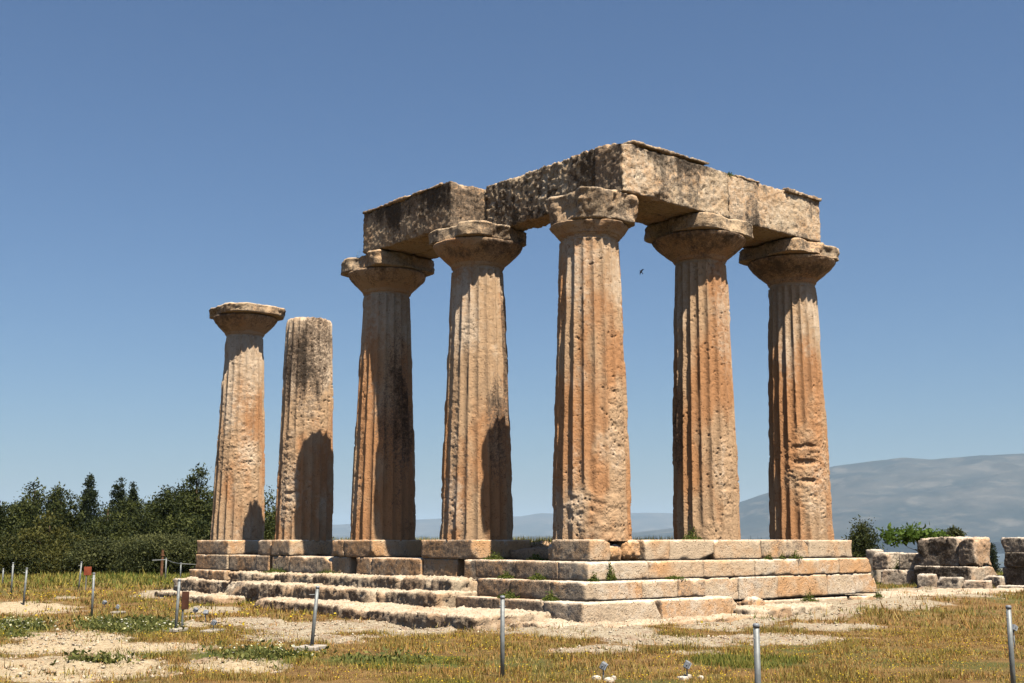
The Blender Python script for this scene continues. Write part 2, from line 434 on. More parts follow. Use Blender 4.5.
# haze: one closed box round everything up to the last hills
hz = MB(); hz.box((2000, 9000, (800 - 125) / 2), (56000, 56000, 800 + 125))
b = bpy.data.materials.new('haze_air'); b.use_nodes = True; b.node_tree.nodes.clear()
pv = b.node_tree.nodes.new('ShaderNodeVolumePrincipled'); ou = b.node_tree.nodes.new('ShaderNodeOutputMaterial')
pv.inputs['Color'].default_value = (.62, .82, 1.0, 1); pv.inputs['Density'].default_value = 4.3e-5
pv.inputs['Anisotropy'].default_value = 0.0; pv.inputs['Density Attribute'].default_value = ''
b.node_tree.links.new(pv.outputs[0], ou.inputs['Volume'])
try: b.cycles.homogeneous_volume = True
except Exception: pass
HAZE = tag(hz.build('haze', b), kind='stuff', label='thin spring haze in the air')

# ------------------------------------------------------------------ stone blocks
def rough_box(name, lo, hi, mat, parent=None, res=.045, r0=.02, r1=.10, amp=.012, big=.02, stain=.15, warm=.3, pale=.1,
              top_pale=.35, top_dark=0.0, seed=0, cut=None, f=None, west_dark=0.0, freq=1.0):
    lo = np.array(lo, float); hi = np.array(hi, float); S = hi - lo; cen = (lo + hi) / 2
    n = np.maximum(3, np.ceil(S / res).astype(int))
    pts = {}; V = []; Fq = []
    g = [np.linspace(-.5, .5, k + 1) for k in n]
    allV = []; base = 0
    for ax in range(3):
        u, w = [a for a in range(3) if a != ax]
        for sgn in (-1, 1):
            U, Wm = np.meshgrid(g[u], g[w], indexing='ij')
            P = np.zeros((U.size, 3)); P[:, u] = U.ravel(); P[:, w] = Wm.ravel(); P[:, ax] = sgn * .5
            ii = np.arange(U.size).reshape(U.shape) + base
            q = np.stack([ii[:-1, :-1], ii[1:, :-1], ii[1:, 1:], ii[:-1, 1:]], -1).reshape(-1, 4)
            par = 1 if ax in (0, 2) else -1
            if sgn * par < 0: q = q[:, ::-1]
            allV.append(P); Fq.append(q); base += U.size
    P = np.vstack(allV); Fq = np.vstack(Fq)
    key = np.round(P * 100000).astype(np.int64)
    _, first, inv = np.unique(key, axis=0, return_index=True, return_inverse=True)
    P = P[first]; Fq = inv.ravel()[Fq]
    L = P * S; Wp = L + cen + seed * 3.3
    e = fbm(Wp, 1.7 * freq, 4, seed + 3)
    r = r0 + r1 * np.clip((e - .42) * 3, 0, 1) ** 2 * 1.6
    half = S / 2; r = np.minimum(r, half.min() * .9)[:, None]
    inner = np.clip(L, -(half - r), half - r); d = L - inner
    ln = np.linalg.norm(d, axis=1, keepdims=True); N = d / np.maximum(ln, 1e-9)
    L2 = inner + N * r
    disp = (fbm(Wp, 9 * freq, 4, seed + 11, .6) - .5) * 2 * amp * 2 + (fbm(Wp, 1.3 * freq, 3, seed + 20) - .5) * 2 * big
    pit = worley(Wp * 9, seed + 5); pm = ss(.55, .66, fbm(Wp, 1.9, 3, seed + 44))
    disp = disp - amp * 2.2 * ss(.34, .12, pit) * pm
    L2 = L2 + N * disp[:, None]
    if cut is not None:
        for (nx, ny, nz, dd) in cut:         # planes in block units: keep the points with n.p < dd
            nn = np.array([nx, ny, nz], float); nn /= np.linalg.norm(nn)
            q = L2 @ nn - dd - (fbm(Wp, 3, 3, seed + 60) - .5) * .12
            L2 = L2 - np.clip(q, 0, None)[:, None] * nn
    st = stain + (fbm(Wp, 1.1, 4, seed + 70) - .5) * .5 + top_dark * ss(.4, .9, N[:, 2]) + west_dark * ss(.1, .8, -N[:, 0]) * (.72 + .5 * ss(.32, .62, fbm(Wp, 2.6, 4, seed + 75)))  # west faces darkened: lichen, plus their shade painted into the colour
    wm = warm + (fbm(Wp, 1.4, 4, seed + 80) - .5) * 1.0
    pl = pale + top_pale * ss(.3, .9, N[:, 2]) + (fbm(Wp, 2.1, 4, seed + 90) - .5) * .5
    if f is not None: st, wm, pl = f(L2 + cen, N, st, wm, pl)
    t = np.clip(np.stack([st, wm, pl], 1), 0, 1)
    me = mesh_np(name, L2 if parent is None else L2 + cen, Fq, t, True, mat)
    if parent is None: return link(name, me, None, cen)
    return link(name, me, parent)

# ------------------------------------------------------------------ temple platform
plat = thing('temple_platform', 'stepped stone temple platform of pale weathered blocks under the seven columns', 'platform', (0, 0, 0))
sd = [0]; crs = random.Random(17)
def blk(name, x0, x1, y0, y1, z0, z1, **k):
    sd[0] += 1; g = .0015
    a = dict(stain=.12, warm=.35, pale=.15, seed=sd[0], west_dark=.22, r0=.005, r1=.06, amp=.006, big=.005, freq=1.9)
    a.update(k)
    if 'cut' not in k and crs.random() < .55:
        hx, hy, hz_ = (x1 - x0) / 2, (y1 - y0) / 2, (z1 - z0) / 2
        nn = Vector((crs.choice((-1, 1)) * crs.uniform(.3, 1), -crs.uniform(.4, 1), crs.choice((-1, 1, 1)) * crs.uniform(.5, 1.4))).normalized()
        a['cut'] = [(nn.x, nn.y, nn.z, (abs(nn.x) * hx + abs(nn.y) * hy + abs(nn.z) * hz_) - crs.uniform(.04, .13))]
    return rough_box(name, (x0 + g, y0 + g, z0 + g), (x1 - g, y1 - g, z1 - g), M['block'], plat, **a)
rs = random.Random(3)
# core of earth and rubble
rough_box('earth_core', (-.55, -.75, -1.8), (8.0, 17.0, -.46), M['rock'], plat, res=.3, stain=.1, warm=.6, pale=0, seed=900)
# stylobate, south side
blk('stylobate_block', -.89, -.30, -.89, .30, -.44, 0, stain=.2)
for x0, x1, s_ in ((.74, 1.5, .1), (1.5, 2.95, .12), (2.95, 4.6, .16), (4.6, 6.4, .36), (6.4, 8.2, .24)):
    blk('stylobate_block', x0, x1, -.88 + rs.uniform(-.01, .01), -.05, -.44, rs.uniform(-.015, .0), stain=s_, warm=rs.uniform(.05, .35))
blk('stylobate_block', -.30, .74, -.25, .9, -.44, -.05, stain=.25)
for x0, x1, y0, y1 in ((.74, 2.9, -.05, .85), (2.9, 4.8, -.05, .9), (4.8, 6.4, -.05, .85), (6.4, 8.15, -.05, .9)):
    blk('stylobate_block', x0, x1, y0, y1, -.44, -.015, res=.09)
# first step course, south then west
xs = [-1.285, .45, 2.15, 3.9, 5.5, 7.1, 8.42]
for i in range(len(xs) - 1):
    c = None
    if i == len(xs) - 2: c = [(1, 0, .75, .49)]
    blk('step_block', xs[i], xs[i + 1], -1.255 + (rs.uniform(-.008, .008) if i else 0), -.35, -.815, -.445, warm=rs.uniform(.05, .35), stain=rs.uniform(.02, .16), cut=c, pale=rs.uniform(.1, .4))
blk('step_block', -1.28, -.4, -.35, 1.0, -.815, -.445, stain=.25); blk('step_block', -1.27, -.4, 1.0, 2.41, -.815, -.445, stain=.25)
# second course: step to x = 1.81, then the flush wall
xs = [-1.685, -.1, .95, 1.81]
for i in range(3): blk('step_block', xs[i], xs[i + 1], -1.585, -1.0 if i else -.55, -1.19, -.82, warm=rs.uniform(.1, .5), stain=(.1, .1, .3)[i], pale=.3)
xs = [1.75, 3.3, 4.7, 6.6, 8.62]
for i in range(len(xs) - 1):
    blk('wall_block', xs[i], xs[i + 1], -1.25 + rs.uniform(-.01, .012), -.5, -1.36 + .05 * rs.random(), -.82, warm=rs.uniform(.05, .4), stain=rs.uniform(.02, .2), pale=rs.uniform(.1, .45),
        cut=[(1, 0, .55, .83)] if i == len(xs) - 2 else None)
blk('step_block', -1.68, -.8, -.55, .7, -1.19, -.82, stain=.27); blk('step_block', -1.67, -.8, .7, 1.82, -1.19, -.82, stain=.27)
# third course
xs = [-2.085, .1, 2.4]
for i in range(2): blk('step_block', xs[i], xs[i + 1], -1.915, -1.3 if i else -.8, -1.63, -1.195, warm=rs.uniform(.05, .4), stain=(.12, .22, .12, .2)[i], pale=.3)
blk('step_block', -2.08, -1.2, -.8, .55, -1.63, -1.195, stain=.27); blk('step_block', -2.07, -1.2, .55, 2.17, -1.63, -1.195, stain=.27)
for x0, x1 in ((2.4, 3.3), (3.3, 4.6), (4.6, 6.2), (6.2, 7.5), (7.5, 8.58)):
    blk('wall_block', x0, x1, -1.27 + rs.uniform(-.02, .02), -.6, -1.75, -1.36, warm=rs.uniform(.05, .35), stain=.1, pale=.2)
# east end and north side of the platform (seen only from other positions)
for y0, y1 in ((-.4, 3), (3, 7), (7, 11), (11, 17)):
    blk('wall_block', 7.9, 8.5, y0, y1, -1.7, -.05, res=.12)
# column pedestals of the west front
for (y0, y1, parts_) in ((3.04, 4.99, (4.99,)), (7.09, 9.02, (8.42, 9.02)), (11.21, 13.1, (12.25, 13.1)), (14.94, 17.04, (17.04,))):
    a = y0
    for q in parts_:
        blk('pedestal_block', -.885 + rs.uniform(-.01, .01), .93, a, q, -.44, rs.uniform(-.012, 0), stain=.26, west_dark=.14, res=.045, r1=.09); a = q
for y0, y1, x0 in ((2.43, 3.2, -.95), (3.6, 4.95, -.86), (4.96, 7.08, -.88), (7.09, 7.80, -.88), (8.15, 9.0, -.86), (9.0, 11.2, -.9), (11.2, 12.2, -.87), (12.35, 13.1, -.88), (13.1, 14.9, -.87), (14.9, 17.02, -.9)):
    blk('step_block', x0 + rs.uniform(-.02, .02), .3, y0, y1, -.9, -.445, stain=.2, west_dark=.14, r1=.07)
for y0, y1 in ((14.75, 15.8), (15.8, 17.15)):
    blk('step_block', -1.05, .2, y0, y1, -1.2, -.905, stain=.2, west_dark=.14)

# ------------------------------------------------------------------ columns
def lathe(name, rows, mat, parent, seed, nth=150, amp=.012, big=.03, bites=(), tintf=None, sub=.04, squash=None):
    """rows: (radius, z, squareness power); power 2 is round"""
    rows = np.array(rows, float)
    seg = np.hypot(np.diff(rows[:, 0]), np.diff(rows[:, 1])); s = np.concatenate([[0], np.cumsum(seg)])
    n = max(8, int(s[-1] / sub)); t = np.linspace(0, s[-1], n)
    t = np.unique(np.concatenate([t, s]))
    r = np.interp(t, s, rows[:, 0]); z = np.interp(t, s, rows[:, 1]); pw = np.interp(t, s, rows[:, 2])
    th = np.linspace(0, 2 * np.pi, nth, endpoint=False)
    T, Rr = np.meshgrid(th, r); Zz = np.repeat(z[:, None], nth, 1); Pw = np.repeat(pw[:, None], nth, 1)
    k = (np.abs(np.cos(T)) ** Pw + np.abs(np.sin(T)) ** Pw) ** (-1 / Pw)
    RR = (Rr * k).ravel(); T = T.ravel(); Zz = Zz.ravel()
    P = np.stack([RR * np.cos(T), RR * np.sin(T), Zz], 1); Q = P + seed * 4.1
    rmax = r.max()
    d = (fbm(Q, 9, 4, seed, .6) - .5) * 4 * amp + (fbm(Q, 2.0, 4, seed + 5, .55) - .5) * 3.2 * big + (fbm(Q, (4.5, 4.5, 7), 4, seed + 6, .6) - .5) * 2.0 * big
    for (bt, bz, bs, bd) in bites:
        c = np.array([np.cos(bt) * rmax, np.sin(bt) * rmax, bz]); dist = np.linalg.norm(P - c, axis=1)
        d = d - bd * ss(bs, bs * .3, dist + (fbm(Q, 4, 3, seed + 8) - .5) * bs * .7)
    fac = np.clip(RR / rmax, 0, 1)
    P[:, 0] += np.cos(T) * d * fac; P[:, 1] += np.sin(T) * d * fac
    P[:, 2] += (fbm(Q, 5, 4, seed + 30) - .5) * 3 * amp * (fac > .02) * ((Zz > z.min() + .04))
    nz_ = len(t); idx = np.arange(nz_ * nth).reshape(nz_, nth); nx = np.roll(idx, -1, 1)
    F = np.stack([idx[:-1], nx[:-1], nx[1:], idx[1:]], -1).reshape(-1, 4)
    st = .15 + (fbm(Q, 1.6, 4, seed + 40) - .5) * 1.1; wm = .3 + (fbm(Q, 1.5, 4, seed + 41) - .5); pl = .15 + (fbm(Q, 2.5, 4, seed + 42) - .5) * .7
    if tintf: st, wm, pl = tintf(P, T, st, wm, pl)
    return link(name, mesh_np(name, P, F, np.clip(np.stack([st, wm, pl], 1), 0, 1), True, mat), parent)

def shaft(parent, pos, Rb, Rn, H, seed, worn=(), stains=(), warmth=.5, pitted=.5, top_free=False, nth=340, nz=300, lean=(0, 0), chips=(), pale=.1):
    """worn: (side -1..1 as seen from the south-west, z, half width, half height, strength)"""
    ca = math.atan2(-19.07 - pos[1], -18.23 - pos[0])
    th = np.linspace(0, 2 * np.pi, nth, endpoint=False); zz = np.linspace(-.03, H, nz)
    T, Zz = np.meshgrid(th, zz); T = T.ravel(); Zz = Zz.ravel()
    t = np.clip(Zz / H, 0, 1)
    Rr = Rb + (Rn - Rb) * (t ** 1.12) + .012 * np.sin(t * np.pi)
    rel = np.angle(np.exp(1j * (T - ca)))                     # angle from the camera-facing side
    P0 = np.stack([np.cos(T) * Rr, np.sin(T) * Rr, Zz], 1); Q = P0 + seed * 7.3
    u = (T * 20 / (2 * np.pi)) % 1.0 - .5
    arr = np.clip(np.abs(u) * 2, 0, 1)
    depth = .085 * Rr / Rb
    flute = -depth * (1 - arr ** 2.2)
    wear = np.zeros(len(T)); lump = fbm(Q, 1.6, 5, seed + 2, .6)
    for (sx, z0, dw, dh, stg) in worn:
        a0 = math.asin(max(-1, min(1, sx)))
        e = ((rel - a0) / dw) ** 2 + ((Zz - z0) / dh) ** 2
        wear = np.maximum(wear, stg * ss(1.25, .55, np.sqrt(e) + (lump - .5) * 1.2))
    wear = np.maximum(wear, .55 * ss(.66, .76, fbm(Q, (.9, .9, .6), 4, seed + 4)))
    arrw = ss(.42, .60, fbm(Q, (2.2, 2.2, 1.6), 4, seed + 6))       # arris chipping
    d = flute - arr ** 8 * arrw * .026
    roughn = (fbm(Q, (5, 5, 8.5), 5, seed + 8, .6) - .5)
    d = d * (1 - wear) + wear * (-depth * .55 + roughn * .085)
    d += (fbm(Q, 14, 4, seed + 9, .65) - .5) * .011
    w1 = worley(Q * np.array([7, 7, 8.5]), seed + 12); pm = ss(.62 - .25 * pitted, .78 - .2 * pitted, fbm(Q, 1.0, 4, seed + 14) + wear * .12)
    d -= ss(.27, .08, w1) * pm * .036
    w2 = worley(Q * 15, seed + 13); d -= ss(.3, .1, w2) * .016 * ss(.4, .6, fbm(Q, 2, 3, seed + 15))
    for (sx, z0, dw, dh, dep) in chips:
        a0 = math.asin(max(-1, min(1, sx)))
        d -= dep * ss(1.2, .4, np.sqrt(((rel - a0) / dw) ** 2 + ((Zz - z0) / dh) ** 2) + (lump - .5) * .8)
    if top_free:
        tt = np.clip((Zz - (H - .3)) / .3, 0, 1); d -= tt ** 6 * .035 + ss(.55, .7, fbm(Q, 1.9, 3, seed + 33)) * .12 * tt ** 2
    else:
        neck = np.abs(Zz - (H - .05)) < .02
        d = np.where(Zz > H - .10, np.maximum(d, -.03), d); d = np.where(neck, -.05, d)
    r = Rr + d
    P = np.stack([np.cos(T) * r + lean[0] * t, np.sin(T) * r + lean[1] * t, Zz], 1)
    if top_free:
        P[:, 2] += np.where(t > .985, (fbm(Q, 3.5, 3, seed + 50) - .5) * .07, 0)
    idx = np.arange(nz * nth).reshape(nz, nth); nx = np.roll(idx, -1, 1)
    F = np.stack([idx[:-1], nx[:-1], nx[1:], idx[1:]], -1).reshape(-1, 4)
    # top closure
    topv = P[idx[-1]]; cen = topv.mean(0); rings = []
    for k, q in enumerate((.75, .5, .25, .02)):
        rv = cen + (topv - cen) * q; rv[:, 2] = cen[2] + .02 + (fbm(rv + seed, 3, 3, seed) - .5) * (.10 if top_free else 0.0); rings.append(rv)
    base = len(P); allr = [idx[-1]]
    for k, rv in enumerate(rings): allr.append(np.arange(nth) + base + k * nth)
    P = np.vstack([P] + rings)
    for a, c in zip(allr[:-1], allr[1:]):
        F = np.vstack([F, np.stack([a, np.roll(a, -1), np.roll(c, -1), c], 1)])
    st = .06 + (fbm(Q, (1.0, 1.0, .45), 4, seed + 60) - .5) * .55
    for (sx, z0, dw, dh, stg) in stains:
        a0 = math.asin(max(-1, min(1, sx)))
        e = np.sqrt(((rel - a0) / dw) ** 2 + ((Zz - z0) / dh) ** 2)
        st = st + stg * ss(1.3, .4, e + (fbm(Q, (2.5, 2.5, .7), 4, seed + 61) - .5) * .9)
    wm = warmth + (fbm(Q, (1.4, 1.4, .55), 4, seed + 62) - .5) * 1.9 - wear * .25
    pl = pale + (fbm(Q, (1.6, 1.6, .8), 4, seed + 63) - .5) * 1.1 + wear * .22 + .34 * ss(3.4, 6.0, Zz) - .04
    wm = wm - .3 * ss(3.8, 6.2, Zz)
    tint = np.clip(np.stack([st, wm, pl], 1), 0, 1)
    tint = np.vstack([tint, np.repeat([[.3, .2, .4]], len(P) - len(tint), 0)])
    return link('shaft', mesh_np('shaft', P, F, tint, True, M['column']), parent)

def capital(root, z0, rn, zmid, ztop, seed, rech=1.06, half=1.05, bites=(), ech_bites=(), big=.02, abig=.03, dx=0.0, dy=0.0, pw=5.0, top_pale=.25, dark=.35, taper=0.0):
    h = zmid - z0
    d_ = rech - rn
    rows = [(0, z0 - .02, 2), (rn - .02, z0 - .01, 2), (rn + .012, z0 + .04, 2), (rn + .025, z0 + h * .14, 2), (rn + d_ * .26, z0 + h * .28, 2), (rn + d_ * .54, z0 + h * .48, 2),
            (rn + d_ * .80, z0 + h * .68, 2), (rn + d_ * .95, z0 + h * .84, 2), (rech, z0 + h * .94, 2), (rech - .02, z0 + h * .985, 2), (rech - .07, zmid, 2), (0, zmid + .002, 2)]
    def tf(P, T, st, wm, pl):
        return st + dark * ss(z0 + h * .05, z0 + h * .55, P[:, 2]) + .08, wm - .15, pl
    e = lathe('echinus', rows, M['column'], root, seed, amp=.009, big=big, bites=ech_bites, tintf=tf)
    hb = half * (1 - taper)
    rows = [(0, zmid + .004, 2), (hb - .06, zmid + .006, pw), (hb, zmid + .03, pw), (half, zmid + (ztop - zmid) * .62, pw), (half, ztop - .05, pw), (half - .03, ztop - .012, pw), (half - .12, ztop, pw), (0, ztop, 2)]
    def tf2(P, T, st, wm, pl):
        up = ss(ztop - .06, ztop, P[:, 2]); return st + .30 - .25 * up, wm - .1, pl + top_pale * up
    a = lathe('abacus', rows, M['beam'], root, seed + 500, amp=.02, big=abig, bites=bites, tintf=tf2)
    a.location = (dx, dy, 0)
    return a
def column(label, pos):
    return thing('doric_column', label, 'column', (pos[0], pos[1], 0), 'standing doric columns of the temple')

# C: corner
p = (0, -.03); c = column('fluted corner column with the most eroded lumpy capital, nearest of the seven', p)
shaft(c, p, .872, .665, 6.56, 1, worn=[(.25, .5, 1.2, .55, .9), (.75, 2.2, .35, 1.6, .8), (.2, 1.6, .2, .8, .5), (.95, 4.5, .4, .9, .5)], stains=[(-1, 4, .5, 3, .25), (.3, 3.6, .35, 1.1, .16)], warmth=.52, pitted=.7, nth=380, nz=330)
CA = 3.954
capital(c, 6.56, .665, 6.86, 7.54, 11, rech=.86, half=.89, dx=.06, dy=-.06, bites=[(CA - .8, 7.3, .6, .18), (CA + .1, 7.1, .55, .12), (CA + 1.0, 7.25, .55, .16), (CA + .45, 7.55, .35, .10)], ech_bites=[(CA, 6.9, .5, .08)], big=.035, abig=.034, pw=3.0, taper=.08, top_pale=.45, dark=.1)
# B
p = (0, 3.95); c = column('fluted column left of the corner column, under the end of the broken beam, right half in shadow', p)
shaft(c, p, .885, .648, 6.58, 2, worn=[(-.75, 2.6, .35, 1.8, .6), (-.3, 4.9, .4, .6, .6)], stains=[(.6, 2.4, .5, 1.7, .5), (-.35, 1.8, .12, .8, .3), (.95, 4.5, .3, 2, .5)], warmth=.40, pitted=.65)
capital(c, 6.58, .648, 7.17, 7.54, 12, rech=1.10, half=1.0, bites=[(4.1 - .9, 7.5, .5, .12), (4.1 + .55, 7.2, .45, .12), (4.1 + 1.2, 7.4, .5, .14)], ech_bites=[(4.1 + .5, 7.1, .5, .08)], dark=.3)
# A
p = (0, 7.92); c = column('shaded column with black lichen stains and painted-in shade holding the left broken end of the beam', p)
shaft(c, p, .868, .645, 6.55, 3, worn=[(-.85, 2.5, .3, 2.2, .5)], stains=[(.5, 2.9, .85, 3.2, .30), (.7, 3.0, .4, 2.3, .26), (.2, 5, .9, 1.2, .18)], warmth=.42, pitted=.3)  # real lichen stains, widened over the right side to paint in its shadow
capital(c, 6.55, .645, 7.12, 7.54, 13, rech=1.07, half=1.03, bites=[(4.15 - 1.0, 7.35, .55, .2), (4.15 - .4, 7.2, .35, .15), (4.15 + 1.0, 7.4, .5, .12)], dark=.3)
# F without capital
p = (0, 11.98); c = column('bare column shaft without a capital, grey lichened broken top, second from the left', p)
shaft(c, p, .845, .69, 6.42, 4, worn=[(-.65, 2.0, .5, 1.6, .9), (.2, 4.2, 1.3, 1.5, .6), (-.2, 5.7, 1.5, .8, .5)], stains=[(.0, 5.5, 1.7, 1.3, .50), (-.2, 4.6, 1.0, 1.3, .2), (.1, 4.3, .6, .9, .2), (-.9, 4.5, .3, 1.5, .35)], warmth=.25, pitted=.8, top_free=True, pale=.2)
# G
p = (0, 16.02); c = column('leftmost column, set apart, with a thin ragged capital carrying no beam', p)
shaft(c, p, .842, .61, 6.47, 5, worn=[(.2, 2.3, .9, 1.3, 1.0), (.1, 4.6, 1.2, 1.0, .55), (-.6, 3.2, .4, .9, .7)], stains=[(-.95, 4.0, .25, 2, .3)], warmth=.22, pitted=.9, pale=.28, chips=[(-.98, 5.6, .35, .75, .13)])
capital(c, 6.47, .61, 7.06, 7.37, 15, rech=1.02, half=1.06, bites=[(4.24 + 1.2, 7.05, .5, .16), (4.24 - .3, 7.25, .4, .1), (4.24 - 1.5, 7.0, .5, .15)], abig=.045, dx=.07, dy=-.05, top_pale=.5, dark=.3, pw=4.2)
# D
p = (3.72, 0); c = column('right-hand fluted column under the beam, next to the corner column, with pock-marked right edge', p)
shaft(c, p, .80, .636, 6.60, 6, worn=[(.7, 1.4, .35, 1.3, .7), (.0, .15, .8, .25, .9)], stains=[(-.85, 2.6, .38, 1.5, .62), (-1, 4.4, .35, 1.5, .4)], warmth=.38, pitted=.75, lean=(.02, 0))
capital(c, 6.60, .636, 7.16, 7.54, 16, rech=1.13, half=1.05, bites=[(3.86 + .9, 7.5, .45, .12), (3.86 - 1.0, 7.25, .5, .14)], ech_bites=[], dark=.32, dx=-.02)
# E
p = (7.32, 0); c = column('rightmost fluted column at the beam end, its lower right side worn to rough rubble', p)
shaft(c, p, .80, .612, 6.53, 7, worn=[(.5, 1.75, .95, 1.25, 1.0), (.75, 3.3, .4, .6, .8)], stains=[(-1, 2.5, .4, 2, .15)], warmth=.36, pitted=.5, lean=(.0, 0), chips=[(.2, 1.9, .5, .09, .06), (.35, 1.45, .4, .07, .05), (.25, 2.3, .5, .06, .04)])
capital(c, 6.53, .612, 7.14, 7.50, 17, rech=1.12, half=1.05, bites=[(3.78 + .5, 7.45, .4, .14), (3.78 + 1.3, 7.2, .5, .16), (3.78 - .9, 7.3, .5, .12)], dark=.32, dx=-.10)

# ------------------------------------------------------------------ architrave beams
def beam(label, lo, hi, seed, f=None, **k):
    a = dict(res=.036, r0=.015, r1=.13, amp=.019, big=.018, stain=.34, warm=.2, pale=.12, top_pale=.15, seed=seed, f=f, freq=1.5); a.update(k)
    o = rough_box('architrave_beam', lo, hi, M['beam'], None, **a)
    return tag(o, label, 'stone beam', 'stone beams resting on the columns')
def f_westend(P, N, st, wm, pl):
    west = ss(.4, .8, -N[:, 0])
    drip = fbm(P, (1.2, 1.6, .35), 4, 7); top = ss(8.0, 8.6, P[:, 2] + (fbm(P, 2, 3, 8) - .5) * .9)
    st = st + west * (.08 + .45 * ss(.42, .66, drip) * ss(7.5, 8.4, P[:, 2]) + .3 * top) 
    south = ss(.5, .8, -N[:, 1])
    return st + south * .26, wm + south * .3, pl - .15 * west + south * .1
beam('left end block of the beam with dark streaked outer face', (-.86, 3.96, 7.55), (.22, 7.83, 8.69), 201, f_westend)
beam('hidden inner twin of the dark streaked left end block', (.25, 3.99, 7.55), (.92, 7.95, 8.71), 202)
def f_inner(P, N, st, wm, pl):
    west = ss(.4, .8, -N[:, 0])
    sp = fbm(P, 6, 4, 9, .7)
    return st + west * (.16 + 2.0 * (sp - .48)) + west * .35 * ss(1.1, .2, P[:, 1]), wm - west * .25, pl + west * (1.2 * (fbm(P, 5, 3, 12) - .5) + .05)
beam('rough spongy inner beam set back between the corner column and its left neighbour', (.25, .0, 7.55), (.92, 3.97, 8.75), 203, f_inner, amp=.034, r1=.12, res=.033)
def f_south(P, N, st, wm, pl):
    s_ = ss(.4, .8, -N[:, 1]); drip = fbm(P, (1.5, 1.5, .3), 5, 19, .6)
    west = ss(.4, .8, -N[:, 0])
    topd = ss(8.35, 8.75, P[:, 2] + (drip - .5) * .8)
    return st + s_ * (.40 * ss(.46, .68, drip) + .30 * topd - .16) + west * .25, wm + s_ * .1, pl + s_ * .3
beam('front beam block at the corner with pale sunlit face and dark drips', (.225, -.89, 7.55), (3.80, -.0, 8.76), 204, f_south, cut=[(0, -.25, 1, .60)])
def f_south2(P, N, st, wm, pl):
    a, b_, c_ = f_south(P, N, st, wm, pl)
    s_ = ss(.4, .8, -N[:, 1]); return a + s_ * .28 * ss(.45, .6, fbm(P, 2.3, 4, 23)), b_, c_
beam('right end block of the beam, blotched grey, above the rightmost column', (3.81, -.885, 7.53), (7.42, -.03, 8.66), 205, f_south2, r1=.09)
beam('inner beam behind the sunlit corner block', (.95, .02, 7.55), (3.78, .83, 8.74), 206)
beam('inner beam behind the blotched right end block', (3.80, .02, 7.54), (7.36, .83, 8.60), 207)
# crumbling crust of the top course
def crust(label, lo, hi, seed):
    o = rough_box('cornice_remnant', lo, hi, M['beam'], None, res=.03, r0=.02, r1=.10, amp=.022, big=.035, stain=.42, warm=.3, pale=.2, top_pale=.3, seed=seed)
    tag(o, label, 'stone fragment', 'thin weathered crust stones on top of the beams')
crust('long thin crust stone on the beam near the corner', (.55, -.92, 8.72), (1.9, -.35, 8.785), 221)
crust('thin crust stone on the beam midway to the right', (1.95, -.92, 8.73), (3.1, -.35, 8.79), 222)
crust('jutting crust stone at the right end of the beam', (6.0, -.95, 8.62), (7.46, -.2, 8.72), 223)
crust('broken crust stone above the second column from the right', (4.1, -.91, 8.63), (5.0, -.35, 8.70), 224)
crust('thin crust stone along the top of the left end block', (-.90, 4.3, 8.66), (-.35, 7.84, 8.72), 225)

# ------------------------------------------------------------------ bedrock ledges
def ledge(lo, hi, seed, label, **k):
    a = dict(res=.05, r0=.025, r1=.17, amp=.036, big=.05, stain=.14, warm=.3, pale=.15, top_pale=.28, seed=seed, freq=1.7, west_dark=.32); a.update(k)
    o = rough_box('rock_ledge', lo, hi, M['rock'], None, **a)
    tag(o, label, kind='structure')
for k, (y0, y1, xf) in enumerate(((2.3, 5.2, -2.0), (5.1, 8.6, -1.85), (8.4, 10.3, -1.7), (10.2, 13.4, -1.6))):
    ledge((xf, y0, -1.5), (-.3, y1, -.86 - .02 * k), 300 + k, 'upper cut bedrock ledge below the columns')
for k, (y0, y1, xf) in enumerate(((2.05, 4.4, -2.6), (4.3, 7.4, -2.75), (7.3, 9.6, -2.65), (9.5, 12.2, -2.7))):
    ledge((xf, y0, -1.7), (-1.4, y1, -1.12 - .015 * (k % 2)), 310 + k, 'middle cut bedrock ledge', cut=[(-1, .3, .6, .55)] if k == 3 else None)
for k, (y0, y1, xf) in enumerate(((-1.2, 1.3, -4.15), (1.2, 3.6, -4.05), (3.5, 6.6, -3.85), (6.5, 8.4, -3.5), (10.2, 12.2, -3.6), (13.0, 16.0, -2.7))):
    ledge((xf, y0, -1.85), (-2.2, y1, -1.40 - .03 * (k % 2) - (.07 if k >= 4 else 0)), 320 + k, 'lower cut bedrock ledge')
ledge((-1.45, 13.2, -1.8), (.3, 17.4, -1.2), 329, 'cut bedrock below the leftmost pedestals')
ledge((-3.3, -2.6, -1.9), (-1.9, -.6, -1.53), 330, 'bedrock lip under the lowest step', r1=.3)
ledge((-2.2, -2.7, -1.9), (.3, -1.8, -1.58), 331, 'bedrock lip in front of the lowest step', r1=.3)
ledge((.2, -2.45, -1.9), (2.9, -1.85, -1.56), 332, 'bedrock lip in front of the lowest step', r1=.3)
ledge((2.3, -2.3, -1.8), (5.3, -1.3, -1.44), 333, 'flat bedrock slab at the foot of the wall', r1=.4, res=.05)
ledge((8.6, -1.4, -1.8), (12.5, .6, -1.40), 334, 'broad bedrock hump right of the platform', r1=.5, res=.09, freq=.6)
ledge((12.0, -1.1, -1.9), (16.5, .5, -1.42), 335, 'broad bedrock hump below the loose blocks', r1=.5, res=.1, freq=.6)

